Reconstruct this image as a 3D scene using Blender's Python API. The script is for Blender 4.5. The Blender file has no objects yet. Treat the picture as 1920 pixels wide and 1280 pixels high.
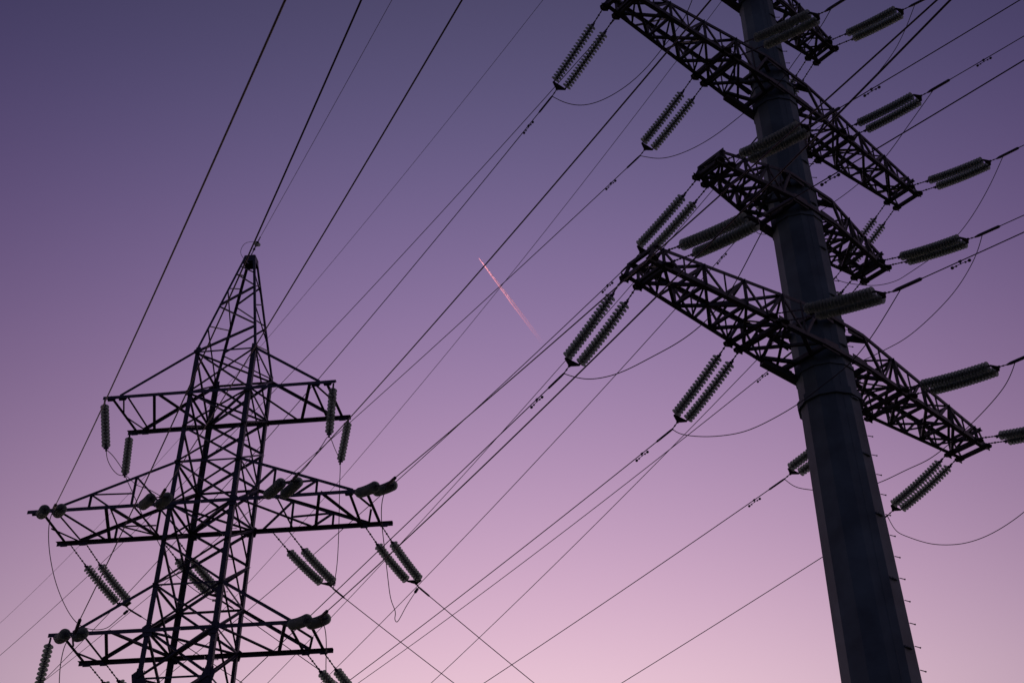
import bpy, bmesh, math, random, json
from mathutils import Vector, Matrix

random.seed(7)
SC = bpy.context.scene
COL = SC.collection

# ------------------------------------------------------------------ camera
CZ = 1.65                       # eye height above the ground
PITCH, ROLL, FPX = 0.62915794, 0.00701139, 2334.586
cam_data = bpy.data.cameras.new('camera')
cam = bpy.data.objects.new('camera', cam_data)
COL.objects.link(cam)
cam_data.sensor_width = 36.0
cam_data.lens = FPX / 1920.0 * 36.0
cam_data.clip_start = 0.1
cam_data.clip_end = 120000.0
_F = Vector((0, math.cos(PITCH), math.sin(PITCH)))
_D = Vector((0, math.sin(PITCH), -math.cos(PITCH)))
_R = Vector((1, 0, 0))
_c, _s = math.cos(ROLL), math.sin(ROLL)
_R2 = _R * _c + _D * _s
_D2 = _D * _c - _R * _s
cam.matrix_world = Matrix((( _R2.x, -_D2.x, -_F.x, 0), (_R2.y, -_D2.y, -_F.y, 0), (_R2.z, -_D2.z, -_F.z, CZ), (0, 0, 0, 1)))
SC.camera = cam

# ------------------------------------------------------------------ view, sky and sun
SC.view_settings.view_transform = 'Standard'
SC.view_settings.look = 'None'
SC.view_settings.exposure = 0.0
SC.view_settings.gamma = 1.0
SUN_EL, SUN_AZ = math.radians(-2.2), math.radians(-38.0)     # just set, ahead and to the left
world = bpy.data.worlds.new('World')
SC.world = world
world.use_nodes = True
NT = world.node_tree
for n_ in list(NT.nodes):
    NT.nodes.remove(n_)
def wn(kind, **kw):
    n = NT.nodes.new(kind)
    for k, v in kw.items():
        setattr(n, k, v)
    return n
def srgb(r, g, b):
    f = lambda c: (c / 255 / 12.92) if c / 255 <= 0.04045 else ((c / 255 + 0.055) / 1.055) ** 2.4
    return (f(r), f(g), f(b), 1.0)
geo = wn('ShaderNodeTexCoord')
sep = wn('ShaderNodeSeparateXYZ')
NT.links.new(geo.outputs['Generated'], sep.inputs[0])
asn = wn('ShaderNodeMath', operation='ARCSINE')
NT.links.new(sep.outputs['Z'], asn.inputs[0])
deg = wn('ShaderNodeMath', operation='MULTIPLY_ADD')          # elevation -90..90 deg -> 0..1
deg.inputs[1].default_value = 1 / math.pi
deg.inputs[2].default_value = 0.5
NT.links.new(asn.outputs[0], deg.inputs[0])
def ramp(stops):
    r = wn('ShaderNodeValToRGB')
    r.color_ramp.interpolation = 'B_SPLINE'
    el = r.color_ramp.elements
    while len(el) > 1:
        el.remove(el[-1])
    first = True
    for e, c in stops:
        p = e / 180 + 0.5
        if first:
            el[0].position = p; el[0].color = srgb(*c); first = False
        else:
            x = el.new(p); x.color = srgb(*c)
    return r
FRONT = [(-90, (30, 27, 30)), (-4, (40, 34, 38)), (-1, (190, 120, 110)), (1.5, (252, 205, 190)), (8, (252, 214, 208)), (15, (248, 213, 219)), (20, (234, 198, 213)), (24, (213, 175, 201)), (28, (190, 155, 188)),
         (32, (168, 137, 175)), (36, (146, 121, 163)), (40, (126, 107, 150)), (44, (106, 94, 135)), (48, (89, 82, 119)), (52, (76, 71, 104)), (58, (62, 60, 90)), (70, (50, 50, 78)), (90, (42, 44, 70))]
BACK = [(-90, (30, 27, 30)), (-4, (34, 31, 36)), (-1, (60, 56, 70)), (3, (74, 72, 96)), (12, (92, 82, 112)), (25, (76, 74, 106)), (45, (58, 60, 92)), (90, (42, 44, 70))]
rf = ramp(FRONT); rb = ramp(BACK)
NT.links.new(deg.outputs[0], rf.inputs[0]); NT.links.new(deg.outputs[0], rb.inputs[0])
# azimuth weight: 1 towards the afterglow, 0 behind the viewer
dot = wn('ShaderNodeVectorMath', operation='DOT_PRODUCT')
NT.links.new(geo.outputs['Generated'], dot.inputs[0])
_a = math.radians(10)
dot.inputs[1].default_value = (math.sin(_a), math.cos(_a), 0.0)
mr = wn('ShaderNodeMapRange', interpolation_type='SMOOTHSTEP')
mr.inputs['From Min'].default_value = -0.5
mr.inputs['From Max'].default_value = 0.45
NT.links.new(dot.outputs['Value'], mr.inputs['Value'])
mix = wn('ShaderNodeMix', data_type='RGBA')
NT.links.new(mr.outputs[0], mix.inputs[0])
NT.links.new(rb.outputs[0], mix.inputs[6]); NT.links.new(rf.outputs[0], mix.inputs[7])
# lens vignette painted into the sky colour: darker to both sides, the blue least
fx_ = wn('ShaderNodeMath', operation='SUBTRACT'); NT.links.new(sep.outputs['X'], fx_.inputs[0]); fx_.inputs[1].default_value = 0.012
fo = wn('ShaderNodeMath', operation='MULTIPLY'); NT.links.new(fx_.outputs[0], fo.inputs[0]); NT.links.new(fx_.outputs[0], fo.inputs[1])
fm = wn('ShaderNodeMath', operation='MINIMUM'); NT.links.new(fo.outputs[0], fm.inputs[0]); fm.inputs[1].default_value = 0.2
fv = wn('ShaderNodeMapRange'); NT.links.new(deg.outputs[0], fv.inputs['Value'])
fv.inputs['From Min'].default_value = 0.5 + 20 / 180; fv.inputs['From Max'].default_value = 0.5 + 48 / 180; fv.inputs['To Min'].default_value = 0.9; fv.inputs['To Max'].default_value = 1.22
fw = wn('ShaderNodeMath', operation='MULTIPLY'); NT.links.new(fm.outputs[0], fw.inputs[0]); NT.links.new(fv.outputs[0], fw.inputs[1])
cx = wn('ShaderNodeCombineXYZ')
for ci, kv in enumerate((-3.9, -3.9, -3.05)):
    fk = wn('ShaderNodeMath', operation='MULTIPLY'); NT.links.new(fw.outputs[0], fk.inputs[0]); fk.inputs[1].default_value = kv
    fe = wn('ShaderNodeMath', operation='EXPONENT'); NT.links.new(fk.outputs[0], fe.inputs[0]); NT.links.new(fe.outputs[0], cx.inputs[ci])
fs_ = wn('ShaderNodeVectorMath', operation='MULTIPLY')
NT.links.new(mix.outputs[2], fs_.inputs[0]); NT.links.new(cx.outputs[0], fs_.inputs[1])
bg = wn('ShaderNodeBackground')
bg.inputs['Strength'].default_value = 1.0
NT.links.new(fs_.outputs[0], bg.inputs['Color'])
wo = wn('ShaderNodeOutputWorld')
NT.links.new(bg.outputs[0], wo.inputs['Surface'])

sl = bpy.data.lights.new('sun', 'SUN')
sl.energy = 4.0
sl.angle = math.radians(0.5)
sl.color = (1.0, 0.27, 0.26)
sun = bpy.data.objects.new('sun', sl)
COL.objects.link(sun)
_sd = Vector((math.sin(SUN_AZ) * math.cos(SUN_EL), math.cos(SUN_AZ) * math.cos(SUN_EL), math.sin(SUN_EL)))
sun.rotation_euler = _sd.to_track_quat('Z', 'Y').to_euler()    # below the horizon: only very high things catch it

# ------------------------------------------------------------------ materials
def mat(name, col, rough=0.6, metal=0.0, noise=0.0, scale=8.0, bump=0.0, col2=None, trans=0.0, ior=1.5, obj_coords=True):
    m = bpy.data.materials.new(name)
    m.use_nodes = True
    nt = m.node_tree
    b = nt.nodes['Principled BSDF']
    b.inputs['Base Color'].default_value = (*col, 1)
    b.inputs['Roughness'].default_value = rough
    b.inputs['Metallic'].default_value = metal
    b.inputs['IOR'].default_value = ior
    b.inputs['Transmission Weight'].default_value = trans
    if noise > 0 or bump > 0:
        tc = nt.nodes.new('ShaderNodeTexCoord')
        nz = nt.nodes.new('ShaderNodeTexNoise')
        nz.inputs['Scale'].default_value = scale
        nz.inputs['Detail'].default_value = 6
        nt.links.new(tc.outputs['Object'], nz.inputs['Vector'])
        if noise > 0:
            cr = nt.nodes.new('ShaderNodeValToRGB')
            c2 = col2 or tuple(c * (1 + noise) for c in col)
            cr.color_ramp.elements[0].position = 0.35
            cr.color_ramp.elements[0].color = (*[c * (1 - noise) for c in col], 1)
            cr.color_ramp.elements[1].position = 0.68
            cr.color_ramp.elements[1].color = (*c2, 1)
            nt.links.new(nz.outputs['Fac'], cr.inputs[0])
            nt.links.new(cr.outputs[0], b.inputs['Base Color'])
        if bump > 0:
            bp = nt.nodes.new('ShaderNodeBump')
            bp.inputs['Strength'].default_value = bump
            bp.inputs['Distance'].default_value = 0.01
            nt.links.new(nz.outputs['Fac'], bp.inputs['Height'])
            nt.links.new(bp.outputs[0], b.inputs['Normal'])
    return m
STEEL = mat('galvanised_steel', (0.085, 0.09, 0.105), 0.55, 0.35, 0.25, 3.0, 0.15)
POLE = mat('weathered_pole_steel', (0.12, 0.18, 0.18), 0.65, 0.0, 0.28, 1.1, 0.1)
RUST = mat('brownish_steel', (0.088, 0.092, 0.084), 0.6, 0.25, 0.3, 3.0, 0.2)
WIREM = mat('aged_aluminium_strand', (0.05, 0.045, 0.055), 0.5, 0.5, 0.15, 6.0)
GLASS = mat('green_insulator_glass', (0.33, 0.365, 0.31), 0.35, 0.0, 0.1, 9.0)
_g = GLASS.node_tree; _gb = _g.nodes['Principled BSDF']; _go = _g.nodes['Material Output']
_gt = _g.nodes.new('ShaderNodeBsdfTranslucent'); _gt.inputs[0].default_value = (.68, .74, .66, 1)
_gp = _g.nodes.new('ShaderNodeBsdfTransparent'); _gp.inputs[0].default_value = (.72, .84, .74, 1)
_g1 = _g.nodes.new('ShaderNodeMixShader'); _g1.inputs[0].default_value = .45
_g2 = _g.nodes.new('ShaderNodeMixShader'); _g2.inputs[0].default_value = .32
_g.links.new(_gb.outputs[0], _g1.inputs[1]); _g.links.new(_gt.outputs[0], _g1.inputs[2])
_g.links.new(_g1.outputs[0], _g2.inputs[1]); _g.links.new(_gp.outputs[0], _g2.inputs[2]); _g.links.new(_g2.outputs[0], _go.inputs[0])
CONCRETE = mat('concrete', (0.28, 0.27, 0.25), 0.9, 0.0, 0.2, 5.0, 0.3)
GRASS = mat('dry_grass', (0.06, 0.062, 0.03), 0.95, 0.0, 0.4, 0.35, 0.4, (0.10, 0.085, 0.045))
VAPOUR = bpy.data.materials.new('ice_vapour')
VAPOUR.use_nodes = True
_n = VAPOUR.node_tree
_n.nodes.clear()
_o = _n.nodes.new('ShaderNodeOutputMaterial'); _mx = _n.nodes.new('ShaderNodeMixShader'); _tr = _n.nodes.new('ShaderNodeBsdfTransparent')
_ms = _n.nodes.new('ShaderNodeAddShader'); _df = _n.nodes.new('ShaderNodeBsdfDiffuse'); _tl = _n.nodes.new('ShaderNodeBsdfTranslucent')
_df.inputs[0].default_value = (.9, .9, .9, 1); _tl.inputs[0].default_value = (.85, .85, .85, 1)
_tc = _n.nodes.new('ShaderNodeTexCoord'); _dt = _n.nodes.new('ShaderNodeVectorMath'); _dt.operation = 'DOT_PRODUCT'
_dt.inputs[1].default_value = (0.000206052, 0.000453975, 0.000000000)
_cr = _n.nodes.new('ShaderNodeValToRGB')
_cr.color_ramp.elements[0].position = 0.0; _cr.color_ramp.elements[0].color = (.4, .4, .4, 1)
_cr.color_ramp.elements[1].position = 1.0; _cr.color_ramp.elements[1].color = (0, 0, 0, 1)
for _p, _v in ((.08, .72), (.45, .52), (.62, .28), (.85, .1)):
    _e = _cr.color_ramp.elements.new(_p); _e.color = (_v, _v, _v, 1)
_nz = _n.nodes.new('ShaderNodeTexNoise'); _nz.inputs['Scale'].default_value = 0.0035; _nz.inputs['Detail'].default_value = 4
_mm = _n.nodes.new('ShaderNodeMath'); _mm.operation = 'MULTIPLY_ADD'; _mm.inputs[1].default_value = 0.9; _mm.inputs[2].default_value = 0.38
_m2 = _n.nodes.new('ShaderNodeMath'); _m2.operation = 'MULTIPLY'; _m2.use_clamp = True
_l = _n.links.new
_l(_tc.outputs['Object'], _dt.inputs[0]); _l(_dt.outputs['Value'], _cr.inputs[0]); _l(_tc.outputs['Object'], _nz.inputs['Vector'])
_l(_nz.outputs['Fac'], _mm.inputs[0]); _l(_mm.outputs[0], _m2.inputs[0]); _l(_cr.outputs[0], _m2.inputs[1])
_l(_df.outputs[0], _ms.inputs[0]); _l(_tl.outputs[0], _ms.inputs[1])
_l(_m2.outputs[0], _mx.inputs[0]); _l(_tr.outputs[0], _mx.inputs[1]); _l(_ms.outputs[0], _mx.inputs[2]); _l(_mx.outputs[0], _o.inputs[0])

# ------------------------------------------------------------------ helpers
class MB:
    def __init__(self):
        self.v = []; self.f = []
    def add(self, vs, fs):
        o = len(self.v)
        self.v += [tuple(v) for v in vs]
        self.f += [tuple(i + o for i in f) for f in fs]
    def build(self, name, m, parent=None, smooth=False, loc=None):
        me = bpy.data.meshes.new(name)
        me.from_pydata(self.v, [], self.f)
        me.materials.append(m)
        if smooth:
            for p in me.polygons: p.use_smooth = True
        me.update()
        o = bpy.data.objects.new(name, me)
        COL.objects.link(o)
        if parent: o.parent = parent
        if loc is not None: o.location = loc
        return o
def basis(t, hint):
    t = t.normalized()
    e1 = hint - t * hint.dot(t)
    if e1.length < 1e-4:
        e1 = Vector((0.3, 1, 0.2)) - t * Vector((0.3, 1, 0.2)).dot(t)
    e1.normalize()
    return t, e1, t.cross(e1)
def angle_bar(mb, p, q, s, th=0.009, hint=Vector((0, 0, 1)), hint2=None):
    """rolled L-section from p to q; legs point along e1 and e2"""
    p = Vector(p); q = Vector(q)
    t, e1, e2 = basis(q - p, Vector(hint))
    if hint2 is not None and e2.dot(Vector(hint2)) < 0: e2 = -e2
    prof = [(0, 0), (s, 0), (s, th), (th, th), (th, s), (0, s)]
    vs = [base + e1 * (a - s * 0.25) + e2 * (b - s * 0.25) for base in (p, q) for a, b in prof]
    fs = [(i, (i + 1) % 6, (i + 1) % 6 + 6, i + 6) for i in range(6)]
    fs += [(0, 3, 2, 1), (0, 5, 4, 3), (6, 7, 8, 9), (6, 9, 10, 11)]
    mb.add(vs, fs)
def box_bar(mb, p, q, w, h, hint=Vector((0, 0, 1))):
    p = Vector(p); q = Vector(q)
    t, e1, e2 = basis(q - p, Vector(hint))
    vs = [b + e1 * a * h / 2 + e2 * c * w / 2 for b in (p, q) for a, c in ((-1, -1), (1, -1), (1, 1), (-1, 1))]
    mb.add(vs, [(0, 1, 2, 3), (4, 7, 6, 5), (0, 4, 5, 1), (1, 5, 6, 2), (2, 6, 7, 3), (3, 7, 4, 0)])
def tube(mb, pts, r, n=8, caps=True):
    pts = [Vector(p) for p in pts]
    rs = r if isinstance(r, (list, tuple)) else [r] * len(pts)
    ref = None; rings = []
    for i, p in enumerate(pts):
        t = (pts[min(i + 1, len(pts) - 1)] - pts[max(i - 1, 0)])
        t = t.normalized() if t.length > 1e-9 else Vector((0, 0, 1))
        if ref is None:
            ref = Vector((0, 0, 1)) if abs(t.z) < 0.9 else Vector((1, 0, 0))
        e1 = (ref - t * ref.dot(t)).normalized(); ref = e1
        e2 = t.cross(e1)
        rings.append([p + (e1 * math.cos(2 * math.pi * k / n) + e2 * math.sin(2 * math.pi * k / n)) * rs[i] for k in range(n)])
    vs = [v for ring in rings for v in ring]
    fs = []
    for i in range(len(pts) - 1):
        for k in range(n):
            a = i * n + k; b = i * n + (k + 1) % n
            fs.append((a, b, b + n, a + n))
    if caps:
        fs.append(tuple(reversed(range(n)))); fs.append(tuple(range((len(pts) - 1) * n, len(pts) * n)))
    mb.add(vs, fs)
def lathe(mb, prof, n=18, M=None):
    vs = []
    for r, z in prof:
        for k in range(n):
            v = Vector((r * math.cos(2 * math.pi * k / n), r * math.sin(2 * math.pi * k / n), z))
            vs.append(M @ v if M else v)
    fs = []
    for i in range(len(prof) - 1):
        for k in range(n):
            a = i * n + k; b = i * n + (k + 1) % n
            fs.append((a, b, b + n, a + n))
    mb.add(vs, fs)
def plate(mb, pts, th, nrm):
    """flat polygonal plate given corner points, thickness th along nrm"""
    nrm = Vector(nrm).normalized() * th / 2
    n = len(pts)
    vs = [Vector(p) - nrm for p in pts] + [Vector(p) + nrm for p in pts]
    fs = [tuple(reversed(range(n))), tuple(range(n, 2 * n))] + [(i, (i + 1) % n, (i + 1) % n + n, i + n) for i in range(n)]
    mb.add(vs, fs)
def bolt(mb, p, d, r=0.016, h=0.02):
    p = Vector(p); d = Vector(d).normalized()
    tube(mb, [p - d * h, p + d * h], r, 6)
def thing(name, label, cat, loc=(0, 0, 0), rz=0.0, group=None):
    o = bpy.data.objects.new(name, None)
    COL.objects.link(o)
    o.empty_display_size = 0.5
    o.location = loc; o.rotation_euler = (0, 0, rz)
    o['label'] = label; o['category'] = cat
    if group: o['group'] = group
    return o
def tag(o, label, cat, group=None):
    o['label'] = label; o['category'] = cat
    if group: o['group'] = group
    return o
V = Vector

# ------------------------------------------------------------------ the ground
g = MB()
N_G, R_G = 48, 9000.0
for iy in range(N_G + 1):
    for ix in range(N_G + 1):
        fx = (ix / N_G * 2 - 1); fy = (iy / N_G * 2 - 1)
        x = fx * abs(fx) ** 1.6 * R_G; y = fy * abs(fy) ** 1.6 * R_G
        d = math.hypot(x - 2, y - 20)
        z = 0.0 if d < 60 else min(1.0, (d - 60) / 600) * 3.0 * math.sin(x * 0.0031 + 1) * math.sin(y * 0.0027 + 2)
        g.v.append((x, y, min(z, 2.5)))
for iy in range(N_G):
    for ix in range(N_G):
        a = iy * (N_G + 1) + ix
        g.f.append((a, a + 1, a + N_G + 2, a + N_G + 1))
ground = g.build('ground', GRASS, smooth=True)
ground['kind'] = 'structure'

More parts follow.
